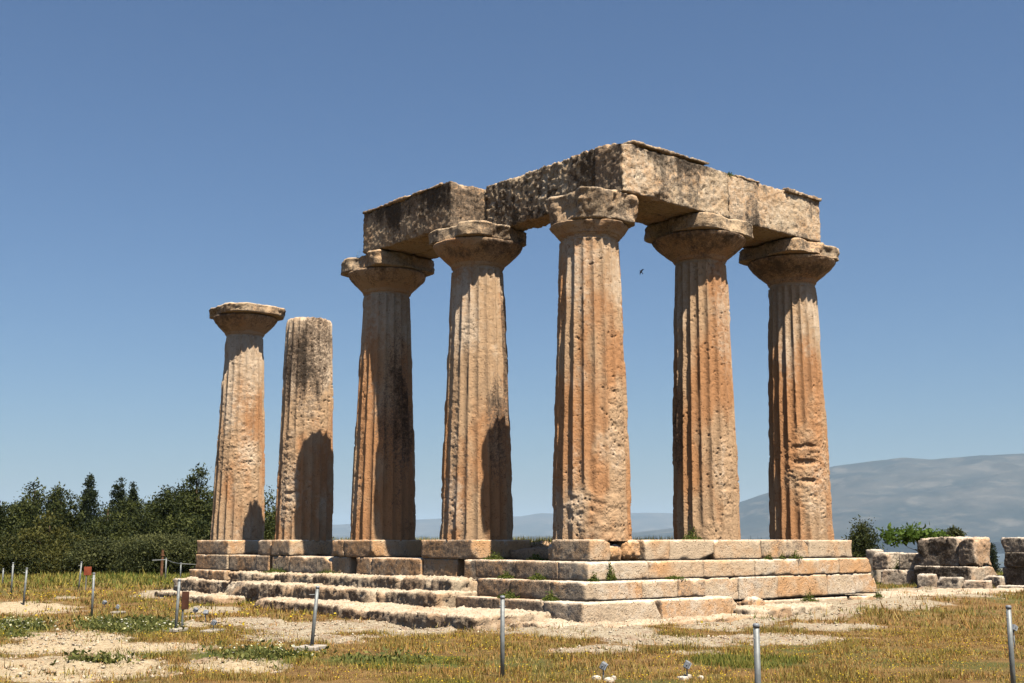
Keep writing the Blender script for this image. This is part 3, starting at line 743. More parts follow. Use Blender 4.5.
def boulder(label, lo, hi, seed, warm=.8, mat='block', name='boulder', cat='boulder', group=None, **k):
    a = dict(res=.04, r0=.10, r1=.2, amp=.03, big=.05, stain=.12, warm=warm, pale=.2, seed=seed); a.update(k)
    return tag(rough_box(name, lo, hi, M[mat], None, **a), label, cat, group)
boulder('pinkish lumpy boulder wedged beside the corner block', (-.30, -.86, -.45), (.16, -.38, -.08), 401)
boulder('larger pitted orange boulder next to the wall blocks', (.14, -.84, -.45), (.70, -.32, .0), 402)
boulder('small stone tucked at the left foot of the corner block', (-.75, .34, -.45), (-.35, .62, -.12), 403, .6)

# ------------------------------------------------------------------ loose blocks on the right
def loose(label, lo, hi, seed, **k):
    rnd = random.Random(seed); h3 = [(b_ - a_) / 2 for a_, b_ in zip(lo, hi)]; cuts = []
    for q in range(4):
        nn = Vector((rnd.choice((-1, -1, 1)) * rnd.uniform(.2, 1), rnd.choice((-1, 1)) * rnd.uniform(.3, 1), rnd.choice((-.6, 1, 1)) * rnd.uniform(.3, 1.2))).normalized()
        cuts.append((nn.x, nn.y, nn.z, sum(abs(nn[i_]) * h3[i_] for i_ in range(3)) * rnd.uniform(.76, .92)))
    a = dict(res=.04, r0=.012, r1=.12, amp=.016, big=.02, freq=2.0, stain=.20, warm=.2, pale=.22, top_pale=.25, seed=seed, west_dark=.22, cut=cuts); a.update(k)
    return tag(rough_box('stone_block', lo, hi, M['rubble'], None, **a), label, 'stone block', 'loose ancient blocks right of the temple')
def turned(o, rz): o.rotation_euler = (0, 0, rz); return o
loose('cracked white block with dark left end, top left of the loose blocks', (18.6, 4.9, -1.0), (19.7, 5.5, -.43), 410)
turned(loose('broken white block with a grass-filled gap beside it', (18.65, 3.85, -.98), (19.5, 4.6, -.45), 411), .35)
turned(loose('low white block under the cracked white one', (18.4, 3.95, -1.6), (19.6, 5.2, -.99), 412), .3)
loose('long dark flat block under the big rounded pair', (18.15, 1.62, -1.5), (19.8, 3.66, -.85), 413, west_dark=.5, stain=.24)
loose('big rounded dark-faced block lying on the long flat block', (18.45, 2.2, -.86), (19.7, 3.66, .07), 414, r0=.06, r1=.3, big=.07, west_dark=.42, stain=.26)
loose('smaller rounded block on the right end of the flat block', (18.4, 1.62, -.86), (19.5, 2.18, .06), 415, r0=.06, r1=.25, big=.06, warm=.4, west_dark=.3)
turned(loose('small tilted pale block in front of the flat block, left', (15.9, 1.72, -1.65), (16.6, 2.25, -1.05), 416), .4)
turned(loose('white cube-like block in the middle of the front row', (15.8, .82, -1.7), (16.5, 1.48, -1.12), 417), .25)
turned(loose('low pale block right of the white cube-like block', (16.0, .05, -1.7), (16.7, .75, -1.2), 418), .3)
loose('small buried block between the front row and the right-hand stack', (18.3, .75, -1.7), (19.1, 1.3, -1.12), 419)
loose('low dark slab in front of the right-hand stack', (17.4, -.6, -1.75), (18.3, .5, -1.38), 420)
loose('bottom block of the right-hand stack', (18.7, -1.5, -1.7), (20.2, .85, -.84), 421, west_dark=.45, stain=.24)
loose('middle block of the right-hand stack', (18.6, -1.4, -.84), (20.2, .98, -.39), 422, west_dark=.45, stain=.24)
loose('top block of the right-hand stack with dark left end', (18.7, -1.5, -.39), (20.1, .98, .07), 423, west_dark=.35, stain=.25)
o = rough_box('stone_pillar', (22.6, 7.95, -1.9), (23.1, 8.45, -.36), M['rubble'], None, res=.08, seed=430, stain=.1, warm=0, pale=.2)
tag(o, 'short pale stone pillar standing behind the loose blocks', 'pillar')
boulder('dark reddish stone lying at the foot of the platform wall', (3.2, -1.75, -1.6), (3.65, -1.36, -1.24), 431, .8, stain=.45, r1=.3)
for k, (x, y, sx, sy, h, lb) in enumerate(((-3.3, 17.3, .9, .7, .35, 'left block of a low pair at the far left of the ledges'), (-2.1, 16.6, .9, .8, .38, 'right block of a low pair at the far left of the ledges'))):
    boulder(lb, (x + 2.0, y - .9, -1.6), (x + 2.0 + sx, y - .9 + sy, -1.15), 440 + k, .3, 'rock', 'stone_block', 'stone block')

# ------------------------------------------------------------------ posts, cable, signs, lamps
def post(label, x, y, h=.94, lean=(0, 0), base=None, r=.027):
    z = gz(x, y); t = thing('fence_post', label, 'post', (x, y, z), 'metal barrier posts')
    MB().tube([(0, 0, -.15), (lean[0] * h, lean[1] * h, h - .004)], r, 14).build('pole', M['steel'], t, smooth=True)
    MB().tube([(lean[0] * h, lean[1] * h, h - .03), (lean[0] * h, lean[1] * h, h), (lean[0] * h * 1.01, lean[1] * h * 1.01, h + .008)], [r + .003, r + .003, r * .7], 14).build('cap', M['lampgrey'], t, smooth=True)
    MB().tube([(-r - .02, 0, h - .12), (r + .02, 0, h - .12)], .006, 6).build('eyelet', M['cable'], t)
    if base: MB().box((0, 0, .03), base, rz=.65).build('base_slab', M['concrete'], t, bevel=.012)
    return t
post('steel post in the middle of the foreground grass, left of the stepped corner', -8.77, -7.63)
post('leaning steel post on a flat concrete slab in front of the ledges', -8.63, -3.01, .92, (.07, -.05), (.46, .34, .06))
post('steel post cut off by the bottom edge below the platform wall', -9.61, -12.12)
post('steel post at the far right edge of the meadow', -5.73, -12.37)
post('steel post on a concrete slab with a brown board behind it', -8.35, 2.21, .93, (.03, -.02), (.42, .3, .06))
post('steel post standing left of two small floodlights in yellow flowers', -7.84, 7.51, .93)
post('steel post nearest the camera of the left-edge group', -7.29, 13.55, .95, (.03, -.02))
post('middle steel post of the left-edge group', -5.58, 19.79, .96)
post('farthest steel post of the left-edge group, by the trees', -3.0, 28.78, .6)
post('leaning steel post beside the small red board', -2.86, 21.53, .97, (.05, -.03))
pA = post('steel post carrying a cable toward the leftmost column, left one', 3.23, 28.29, .92)
pB = post('steel post carrying a cable toward the leftmost column, right one', 4.83, 30.34, .72)
t = thing('wooden_post', 'rusty brown stake behind the cabled steel posts', 'post', (6.06, 34.99, gz(6.06, 34.99)))
MB().tube([(0, 0, -.2), (.02, 0, 1.25)], [.07, .055], 8).build('stake', M['rust'], t)
MB().box((.015, 0, 1.0), (.16, .16, .05)).build('iron_band', M['rust'], t)
m = MB(); zA = gz(3.23, 28.29) + .86; zB = gz(4.83, 30.34) + .68
pts = [(2.55, 28.1, zA - .02), (3.23, 28.29, zA), (4.0, 29.3, (zA + zB) / 2 - .03), (4.83, 30.34, zB), (6.6, 28.6, zB - .1), (8.2, 26.8, zB - .18)]
m.tube(pts, .017, 6); tag(m.build('cable', M['cable']), 'thin steel cable strung between two posts near the leftmost column', 'cable')
def board(name, label, x, y, w, h, zc, mat, rz):
    z = gz(x, y); t = thing(name, label, 'sign', (x, y, z))
    MB().box((0, 0, zc), (w, .03, h), rz=rz).build('board', mat, t, bevel=.005)
    MB().tube([(.05 * math.sin(rz), .04, -.1), (.05 * math.sin(rz), .04, zc + h * .3)], .02, 8).build('stake', M['steel'], t)
board('sign_board', 'small faded red board on a stake beside the leaning post', -2.55, 21.6, .24, .28, .66, M['red_sign'], -.5)
board('sign_board', 'dark brown board half hidden behind the slab-mounted post', -8.02, 2.55, .13, .33, .52, M['brown_sign'], -.5)
def floodlight(label, x, y, h, rz, slab=None, sc=1.0):
    z = gz(x, y); t = thing('floodlight', label, 'floodlight', (x, y, z), 'small ground floodlights')
    MB().tube([(0, 0, -.05), (0, 0, h)], .014 * sc, 8).build('stem', M['lampgrey'], t, smooth=True)
    m = MB(); m.box((0, 0, h + .05 * sc), (.15 * sc, .10 * sc, .14 * sc), rz=rz, rx=.5); hd = m.build('lamp_head', M['lampgrey'], t, bevel=.01)
    g = MB(); a = rz
    g.box((-.056 * sc * math.sin(a) * -1, -.056 * sc * math.cos(a), h + .022 * sc), (.12 * sc, .012, .11 * sc), rz=rz, rx=.5); g.build('lens', M['glass'], hd)
    MB().tube([(-.085 * sc * math.cos(a), -.085 * sc * math.sin(a), h + .04), (0, 0, h - .05), (.085 * sc * math.cos(a), .085 * sc * math.sin(a), h + .04)], .007, 6).build('bracket', M['lampgrey'], t)
    if slab: MB().box((0, 0, .02), slab, rz=.7).build('base_slab', M['concrete'], t, bevel=.015)
floodlight('small grey floodlight in the grass just right of a post, left of a pair', -6.4, 10.43, .13, .4, None, .62)
floodlight('small grey floodlight on a flat stone, right of a pair', -6.97, 8.23, .12, .9, (.4, .22, .05), .62)
floodlight('small grey floodlight on a pale slab, back left of a trio', -6.25, 5.78, .13, .2, (.5, .3, .05), .62)
floodlight('small floodlight with its dark back turned, back right of a trio', -6.81, 4.15, .16, 2.3, None, .62)
floodlight('small grey floodlight on a pale slab, front of a trio', -7.93, 1.55, .14, .7, (.5, .3, .05), .62)
floodlight('grey box lamp on a stem at the bottom edge, left of two', -8.06, -8.61, .13, .6, None, .6)
floodlight('grey box lamp on a stem at the bottom edge, right of two', -7.31, -9.23, .13, .75, None, .62)
floodlight('small silver floodlight behind the far right post', -.53, -9.64, .3, 1.2, None, .62)
for k, (x, y) in enumerate(((-8.06, -8.66), (-7.31, -9.28))):
    z = gz(x, y)
    for j in range(3):
        a = j * 2.1 + k; sx = .03 + .025 * ((j * 7 + k) % 3) / 2
        boulder('small white stone at the foot of a box lamp', (x + .12 * math.cos(a) - sx, y + .12 * math.sin(a) - sx, z - .05), (x + .12 * math.cos(a) + sx, y + .12 * math.sin(a) + sx, z + .045), 460 + 9 * k + j, .1, 'rubble', 'small_stone', 'stone', 'white stones round the two box lamps', res=.015, r0=.02, r1=.02, amp=.005, big=.008, pale=.45, stain=.1)

# ------------------------------------------------------------------ bird
t = thing('bird', 'small dark bird flying in the gap right of the corner column', 'bird', (-1.31, -2.86, 5.18))
t.rotation_euler = (R(62), R(-50), R(115)); t.scale = (.55, .55, .55)
m = MB(); m.tube([(-.075, 0, 0), (-.06, 0, .006), (-.02, 0, .004), (.03, 0, 0), (.055, 0, .004), (.072, 0, .003), (.085, 0, 0)], [.002, .012, .019, .016, .012, .011, .002], 10)
bd = m.build('body', M['bird'], t, smooth=True)
for s_ in (-1, 1):
    m = MB(); p = [(.035, .012 * s_, .006), (.045, .05 * s_, .022), (.015, .12 * s_, .030), (-.035, .155 * s_, .022), (-.012, .09 * s_, .020), (-.022, .045 * s_, .014), (-.025, .012 * s_, .004)]
    n0 = len(p); m.v = [Vector(q) for q in p] + [Vector(q) - Vector((0, 0, .005)) for q in p]
    m.f = [tuple(range(n0)), tuple(reversed(range(n0, 2 * n0)))] + [(j, (j + 1) % n0, n0 + (j + 1) % n0, n0 + j) for j in range(n0)]
    m.build('wing', M['bird'], t)
m = MB(); p = [(-.06, -.008, 0), (-.12, -.028, -.002), (-.095, 0, 0), (-.12, .028, -.002), (-.06, .008, 0)]
m.v = [Vector(q) for q in p] + [Vector(q) - Vector((0, 0, .004)) for q in p]
m.f = [(0, 1, 2, 3, 4), (9, 8, 7, 6, 5)] + [(j, (j + 1) % 5, 5 + (j + 1) % 5, 5 + j) for j in range(5)]
m.build('tail', M['bird'], t)

# ------------------------------------------------------------------ trees and shrubs
def leaf_faces(C, size, rng, elong=1.6, up=0.0):
    """one small quad per centre with random orientation"""
    n = len(C); a = rng.normal(size=(n, 3)); a[:, 2] += up; a /= np.linalg.norm(a, axis=1, keepdims=True)
    b_ = np.cross(a, rng.normal(size=(n, 3))); b_ /= np.linalg.norm(b_, axis=1, keepdims=True)
    sz = (size * rng.uniform(.6, 1.3, n))[:, None]
    a = a * sz * elong; b_ = b_ * sz * .5
    V = np.stack([C - b_ * .6, C + a * .45 + b_ * .7, C + a, C + a * .4 - b_ * .9], 1).reshape(-1, 3)
    F = np.arange(4 * n).reshape(n, 4)
    return V, F
def crown_mesh(lobes, n, size, seed, clump=.28, cn=14, up=.2):
    lobes = list(lobes)
    rng = np.random.default_rng(seed)
    L = np.array(lobes, float)                                   # x y z rx ry rz
    area = (L[:, 3] * L[:, 4] + L[:, 3] * L[:, 5] + L[:, 4] * L[:, 5]); pr = area / area.sum()
    nc = max(8, n // cn)
    k = rng.choice(len(L), nc, p=pr)
    d = rng.normal(size=(nc, 3)); d /= np.linalg.norm(d, axis=1, keepdims=True)
    rr = rng.uniform(.3, 1.0, nc) ** .4 * (1 + (fbm(d * 1.6 + k[:, None] * 3.1, 1.3, 3, seed) - .5) * .4)
    Cc = L[k, :3] + d * rr[:, None] * L[k, 3:6]
    cs = clump * rng.uniform(.6, 1.4, nc)
    P = np.repeat(Cc, cn, 0) + rng.normal(size=(nc * cn, 3)) * np.repeat(cs, cn)[:, None] * np.array([1, 1, .75])
    V, F = leaf_faces(P, size, rng, up=up)
    tone = np.repeat(np.clip(rng.normal(.36, .28, nc) + rng.normal(0, .2, len(L))[k], 0, 1), cn) + rng.normal(0, .12, nc * cn)
    t = np.repeat(np.clip(tone, 0, 1), 4)
    return V, F, np.stack([t, t, t], 1)
def tree(name, label, x, y, lobes, trunk_h, trunk_r, leaf, n, size, seed, group=None, clump=.28, cat='tree', z=None, cn=14, up=.2, fine=True):
    z = gz(x, y) if z is None else z
    t = thing(name, label, cat, (x, y, z), group)
    m = MB(); rnd = random.Random(seed)
    topz = max(l[2] for l in lobes)
    mid = (rnd.uniform(-.15, .15), rnd.uniform(-.15, .15), trunk_h * .6)
    m.tube([(0, 0, -.3), mid, (rnd.uniform(-.2, .2), rnd.uniform(-.2, .2), trunk_h)], [trunk_r * 1.2, trunk_r, trunk_r * .7], 9)
    for l in lobes:
        h0 = min(trunk_h * rnd.uniform(.55, .95), l[2])
        a = Vector((mid[0], mid[1], h0)); e = Vector(l[:3])
        m.tube([a, a.lerp(e, .5) + Vector((0, 0, -.1)), e], [trunk_r * .45, trunk_r * .3, trunk_r * .12], 6)
    m.build('trunk', M['bark'], t, smooth=True)
    V, F, tt = crown_mesh(lobes, int(n * 4.6), size * .62, seed, clump * .68, cn * 2, up) if fine else crown_mesh(lobes, n, size, seed, clump, cn, up)
    link('crown', mesh_np('crown', V, F, tt, False, M[leaf]), t)
    return t
def pine_lobes(h, w, seed, lay=6):
    rnd = random.Random(seed); out = []
    for k in range(lay):
        f_ = k / (lay - 1); zc = h * (.2 + .70 * f_); wr = w * (.56 - .38 * f_ ** 1.4)
        nl = (6, 6, 5, 4, 3, 1)[k]; a0 = rnd.uniform(0, 6.28)
        for j in range(nl):
            a = a0 + j * 6.283 / nl + rnd.uniform(-.4, .4); o = wr * rnd.uniform(.45, .95) * (nl > 1)
            q = max(wr, 1.15) * rnd.uniform(.40, .58)
            out.append((math.cos(a) * o, math.sin(a) * o, zc + rnd.uniform(-.4, .4), q, q, max(q * rnd.uniform(.6, .85), .55)))
        out.append((0, 0, zc - h * .05, max(wr * .55, .5), max(wr * .55, .5), h * .12))
    return out
def cyp_lobes(h, w):
    return [(0, 0, h * f_, w * .5 * q, w * .5 * q, h * .085) for f_, q in ((.12, .8), (.22, .95), (.32, 1.0), (.42, .98), (.52, .9), (.61, .8), (.70, .68), (.78, .55), (.86, .42), (.92, .28), (.97, .16))]
WD = 'trees of the grove left of the temple'
def height(x, y, ztop): return ztop - gz(x, y)
for (nm, lab, x, y, zt, w, leaf, n, size, sd_) in (
    ('pine_tree', 'dark pine with a spiky jagged top, leftmost tall tree of the grove', 5.84, 51.96, 3.3, 6.0, 'pine', 11000, .17, 1),
    ('pine_tree', 'dark pine running off the left edge of the photo', 3.3, 50.6, 1.6, 5.0, 'pine', 9000, .17, 2),
    ('pine_tree', 'dark pine filling the gap between the narrow cypress and the next cypress tip', 10.6, 53.0, 2.0, 5.6, 'pine', 10000, .17, 3),
    ('pine_tree', 'broad dark pine below the twin cypress tips', 12.4, 50.4, 2.6, 6.2, 'pine', 11000, .17, 4),
    ('pine_tree', 'tallest broad pine just left of the leftmost column', 13.0, 46.2, 3.9, 6.4, 'pine', 13000, .17, 5),
    ('pine_tree', 'dark pine rising behind the leftmost column', 15.8, 45.8, 3.3, 6.0, 'pine', 10000, .17, 6),
    ('pine_tree', 'dark pine seen between the two leftmost columns', 18.8, 46.5, 2.0, 4.6, 'pine', 9000, .17, 7),
    ('pine_tree', 'dark rounded pine right of the spiky-topped one', 8.3, 52.5, 1.8, 4.6, 'pine', 9000, .17, 8),
    ('pine_tree', 'yellow-green pine in front of the spiky-topped one', 4.7, 46.0, .6, 4.2, 'yellowpine', 9000, .16, 9),
    ('pine_tree', 'low yellow-green pine by the left-edge posts', 1.9, 44.5, -.5, 4.0, 'yellowpine', 7000, .16, 10),
    ('pine_tree', 'yellow-green pine behind the leaning post with red board', 7.1, 46.5, -.1, 3.8, 'yellowpine', 7500, .16, 14),
    ('pine_tree', 'lone dark pine beyond the right end of the platform', 43.9, 23.0, .75, 1.9, 'pine', 5000, .15, 11)):
    h = height(x, y, zt)
    tree(nm, lab, x, y, pine_lobes(h, w, sd_), h * .8, .2, leaf, n, size, sd_, WD if x < 30 else None)
for (lab, x, y, zt, w, sd_) in (
    ('slim cypress tip between the spiky pine and the tall narrow cypress', 9.31, 58.16, 2.95, 1.9, 21), ('tall narrow dark cypress, tallest cypress of the grove', 11.84, 59.36, 3.75, 1.9, 22),
    ('left one of the two cypress tips above the broad pine', 14.27, 60.55, 3.7, 2.3, 23), ('small right one of the two cypress tips above the broad pine', 15.89, 62.05, 3.45, 1.5, 24)):
    h = height(x, y, zt)
    tree('cypress_tree', lab, x, y, cyp_lobes(h, w * 1.25), h * .9, .16, 'cypress', 8000, .14, sd_, WD, clump=.16, up=1.2)
h = height(104.5, 48.2, -.6); tree('cypress_tree', 'tiny far cypress in the gap left of the right-hand stack', 104.5, 48.2, cyp_lobes(h, 1.9), h * .9, .18, 'cypress', 3000, .2, 25, None, clump=.2, up=1.2)
h = height(102.8, 49.6, -1.2); tree('cypress_tree', 'tinier rounded far tree left of the far cypress', 102.8, 49.6, cyp_lobes(h, 2.0), h * .9, .18, 'cypress', 2500, .2, 26, None, clump=.2, up=1.2)
# rounded grey-green shrubs at the edge of the grove
for (lab, x, y, zt, w, sd_) in (
    ('grey-green rounded bush in front of the dark pines, left one', 6.0, 42.4, -.05, 3.4, 31), ('large grey-green olive bush in front of the dark pines, middle one', 7.9, 40.6, .15, 3.8, 32),
    ('low grey-green olive bush beside the cabled posts', 9.5, 41.0, .2, 3.4, 33), ('low dark bush under the left-edge pines', 3.0, 43.6, -.5, 3.6, 34), ('bush in the shade left of the platform end', 11.0, 40.2, -.4, 3.0, 35)):
    h = height(x, y, zt); rnd = random.Random(sd_)
    lobes = [(rnd.uniform(-.6, .6) * w * .65, rnd.uniform(-.5, .5) * w * .65, h * rnd.uniform(.2, .75), w * .2, w * .2, h * .2) for _ in range(16)] + [(0, 0, h * .68, w * .35, w * .35, h * .3)]
    tree('bush', lab, x, y, lobes, h * .5, .1, 'olive' if sd_ != 34 else 'yellowpine', 8000, .13, sd_, 'bushes at the edge of the grove', cat='bush')
# fig bush over the loose blocks
z = -.42
tree('fig_bush', 'bright green fig bush growing between the loose blocks', 20.5, 4.75, [(-.55, .75, 1.05, .42, .42, .2), (-.1, .25, 1.12, .45, .45, .22), (.25, -.25, .95, .5, .5, .26), (.1, -.75, .8, .5, .5, .26), (-.2, -1.15, .75, .4, .4, .24), (.1, -.9, .5, .35, .35, .2)], .6, .03, 'fig', 2400, .12, 41, None, clump=.12, cat='bush', z=z - .5, fine=False)
tree('small_bush', 'small olive-green shrub peeping over the big rounded block', 20.4, 3.45, [(0, 0, 1.42, .18, .18, .14), (.1, -.1, 1.38, .16, .16, .12)], 1.2, .03, 'olive', 260, .10, 42, None, clump=.1, cat='bush', z=-1.2)

# ------------------------------------------------------------------ weeds on the stones
def weed(label, x, y, z, w, h, n, seed, mat='weed', size=.05, spiky=0.0):
    size *= .55; n = int(n * 1.7); h *= .85; w *= .9
    rng = np.random.default_rng(seed)
    P = np.clip(rng.normal(size=(n, 3)), -1.7, 1.7) * np.array([w * .4, w * .4, 0]); P[:, 2] = np.abs(rng.normal(size=n)) * h * .45 * np.exp(-(P[:, 0] ** 2 + P[:, 1] ** 2) / (w * w * .3))
    V, F = leaf_faces(P, size, rng, 1.8, .4 + spiky)
    t = np.repeat(np.clip(rng.normal(.45, .3, n), 0, 1), 4)
    o = link('weed_tuft', mesh_np('weed_tuft', V, F, np.stack([t, t, t], 1), False, M[mat]), None, (x, y, z))
    return tag(o, label, 'weed', 'weeds growing on the temple stones')
weed('tall leafy weed growing against the upper step right of the corner', -.72, -1.30, -.81, .16, .52, 320, 1, size=.045, spiky=1.5)
weed('small round green weed on the step just right of the corner', -1.22, -1.34, -.81, .12, .2, 160, 2)
weed('flat green weed on the second step, middle of the shaded west side', -1.45, .1, -.81, .25, .2, 260, 3)
weed('green weed on the second step near its left end', -1.42, 1.15, -.81, .22, .18, 200, 4)
weed('green weed on the lowest step of the shaded west side', -1.85, -.75, -1.19, .22, .25, 260, 5)
weed('spreading yellow-green weed on the lowest step, left part', -1.85, .55, -1.19, .3, .2, 260, 6)
weed('dry yellowish weed on the flush joint left of the wall blocks', 1.05, -1.42, -.81, .3, .08, 160, 7)
weed('green sprig in the wall joint, left of three', 4.55, -1.13, -.44, .12, .16, 120, 8)
weed('green sprig in the wall joint, middle of three', 5.05, -1.13, -.44, .11, .18, 120, 9)
weed('wider green sprig in the wall joint, right of three', 5.55, -1.13, -.44, .22, .2, 200, 10)
weed('dry tuft at the foot of the wall, middle', 5.5, -1.5, -1.42, .25, .4, 200, 11, spiky=1.5)
weed('small tuft at the foot of the right end of the wall', 8.3, -1.5, -1.4, .15, .3, 160, 12)
weed('green weeds in the gap left of the corner block', -.45, 1.3, -.46, .3, .2, 300, 13)
weed('dark green weeds at the foot of the second pedestal from the corner', -.55, 2.6, -.46, .35, .25, 340, 14)
weed('green weeds on the ledge below the leftmost pedestals', -1.1, 11.6, -.90, .5, .2, 300, 15)
weed('green weeds under the pedestal left of the leftmost gap', -1.15, 8.8, -.88, .4, .15, 240, 16)
weed('small green tuft on top of the beam at the broken joint', -.45, 3.85, 7.55, .22, .10, 160, 17)
weed('tiny green tuft on the beam face midway to the right', 3.9, -.85, 8.62, .12, .12, 90, 18)
weed('dry twiggy tuft on the left end capital', -.5, 8.6, 7.5, .16, .5, 90, 19, size=.03, spiky=1.5)
weed('bushy weed in the shadow beside the right end of the platform', 18.2, 5.25, -1.6, .45, .55, 420, 20, size=.07)
weed('dry grass in the gap between the two broken white blocks', 18.9, 4.72, -1.0, .2, .5, 200, 21, spiky=1.0)
weed('tall dry weed left of the second right-hand column', 2.95, -.25, -.02, .35, .42, 240, 22, size=.05, spiky=2.0)

# ------------------------------------------------------------------ meadow grass and flowers
def in_platform(X, Y):
    return ((X > -1.9) & (X < 8.5) & (Y > -1.75) & (Y < 17)) | ((X > -2.4) & (X < 1) & (Y > 2) & (Y < 13))
def scatter(n, r0, r1, a0, a1, rng):
    a = np.radians(rng.uniform(a0, a1, n)); r = np.sqrt(rng.uniform(r0 * r0, r1 * r1, n))
    X = -18.2 + np.sin(a) * r; Y = -19.1 + np.cos(a) * r
    rm = patches(X, Y, ROCK); P = np.stack([X, Y, np.zeros(n)], 1)
    dens = ss(.22, -.34, rm + (fbm(P, 5, 3, 90) - .5) * .5) * (.12 + .88 * ss(.38, .55, fbm(P, 1.9, 4, 91, .6)))
    dens = np.maximum(dens, .16 * ss(.45, .65, fbm(P, 2, 3, 92)))
    keep = (rng.random(n) < dens) & ~in_platform(X, Y)
    X, Y, rm = X[keep], Y[keep], rm[keep]
    return X, Y, ground_z(X, Y, rm)
def grass_mesh(sets, seed):
    rng = np.random.default_rng(seed); Vs = []; Ts = []
    for (n, r0, r1, a0, a1, h, w) in sets:
        X, Y, Z = scatter(n, r0, r1, a0, a1, rng); k = len(X)
        P = np.stack([X, Y, np.zeros(k)], 1)
        dc_ = np.hypot(X + 18.2, Y + 19.1); f1 = fbm(P, .33, 4, 95) + .07 * ss(15, 12, dc_) - .08 * ss(14, 17, dc_) * ss(30, 22, dc_); f2 = fbm(P, 1.7, 4, 96); g = np.maximum(ss(-.15, .35, patches(X, Y, GREEN)), .8 * ss(40, 50, np.hypot(X + 18.2, Y + 19.1)))
        hh = h * rng.uniform(.4, 1.3, k) * (.45 + 1.4 * ss(.3, .7, f2)) * np.where(rng.random(k) < .03, 2.2, 1)
        az_ = rng.uniform(0, 2 * np.pi, k); ln = rng.uniform(.15, .9, k) * hh
        side = np.stack([-np.sin(az_), np.cos(az_), np.zeros(k)], 1) * (w * rng.uniform(.6, 1.4, k))[:, None]
        tip = np.stack([np.cos(az_) * ln, np.sin(az_) * ln, hh], 1); B = np.stack([X, Y, Z - .01], 1)
        Vs.append(np.stack([B - side, B + side, B + tip], 1).reshape(-1, 3))
        gm_ = np.clip(.55 * ss(.5, .62, f1) + .9 * g + .45 * ss(.54, .66, f2) + rng.normal(0, .18, k), 0, 1)[:, None]
        dry = np.array([.36, .185, .058]); straw = np.array([.45, .32, .12]); ol = np.array([.25, .21, .045]); gn = np.array([.11, .14, .025])
        q = rng.random((k, 1)); base = np.where(q < .55, dry, np.where(q < .78, straw, ol))
        gg = np.where(rng.random((k, 1)) < .5, ol, gn)
        c = base * (1 - gm_) + gg * gm_; c = c * rng.uniform(.7, 1.25, (k, 1))
        Ts.append(np.repeat(c, 3, 0))
    V = np.vstack(Vs); F = np.arange(len(V)).reshape(-1, 3)
    return V, F, np.vstack(Ts)
A0, A1 = 8, 72
V, F, T_ = grass_mesh([(330000, 8.5, 15, A0, A1, .042, .0042), (360000, 15, 24, A0, A1, .048, .0065), (190000, 24, 42, A0, A1, .07, .012), (90000, 42, 70, A0, A1, .09, .022), (34000, 46, 70, 8, 34, .13, .025)], 5)
tag(link('meadow_grass', mesh_np('meadow_grass', V, F, np.clip(T_, 0, 1), False, M['grass'])), 'short dry orange-brown and green spring grass', None, None, 'stuff')
# grass growing on the temple floor between the columns
rng = np.random.default_rng(8); n = 9000
Xg = rng.uniform(-.3, 7.4, n); Yg = rng.uniform(.6, 16.5, n)
k_ = (fbm(np.stack([Xg, Yg, Xg * 0], 1), .8, 3, 3) > .42) & ~((Xg < 1.1) & (Yg > 2.9)) & ~((Xg < .2) | (Yg < 1.0) & (Xg < 1)); Xg, Yg = Xg[k_], Yg[k_]; n = len(Xg)
rough_floor = dict(res=.12, r0=.08, r1=.3, amp=.05, big=.07, stain=.3, warm=.6, pale=.0, top_pale=0)
tm = rough_box('temple_floor', (1.0, .9, -.45), (7.95, 16.9, -.10), M['rock'], None, seed=77, **rough_floor)
tm2 = rough_box('temple_floor', (.15, .95, -.5), (1.1, 2.95, -.2), M['rock'], None, seed=78, **rough_floor); tag(tm2, 'earth bank between the corner column and its neighbour', kind='structure')
tag(tm, 'earthen temple floor between the columns', kind='structure')
h_ = rng.uniform(.06, .26, n); az_ = rng.uniform(0, 6.28, n); ln = h_ * rng.uniform(.1, .6, n)
B = np.stack([Xg, Yg, np.full(n, -.12)], 1); side = np.stack([-np.sin(az_), np.cos(az_), az_ * 0], 1) * .012
V = np.stack([B - side, B + side, B + np.stack([np.cos(az_) * ln, np.sin(az_) * ln, h_], 1)], 1).reshape(-1, 3)
cc = np.where(rng.random((n, 1)) < .6, np.array([.33, .27, .07]), np.array([.16, .17, .03])) * rng.uniform(.7, 1.2, (n, 1))
tag(link('floor_grass', mesh_np('floor_grass', V, np.arange(len(V)).reshape(-1, 3), np.repeat(cc, 3, 0), False, M['grass'])), 'yellowish grass growing on the temple floor', None, None, 'stuff')
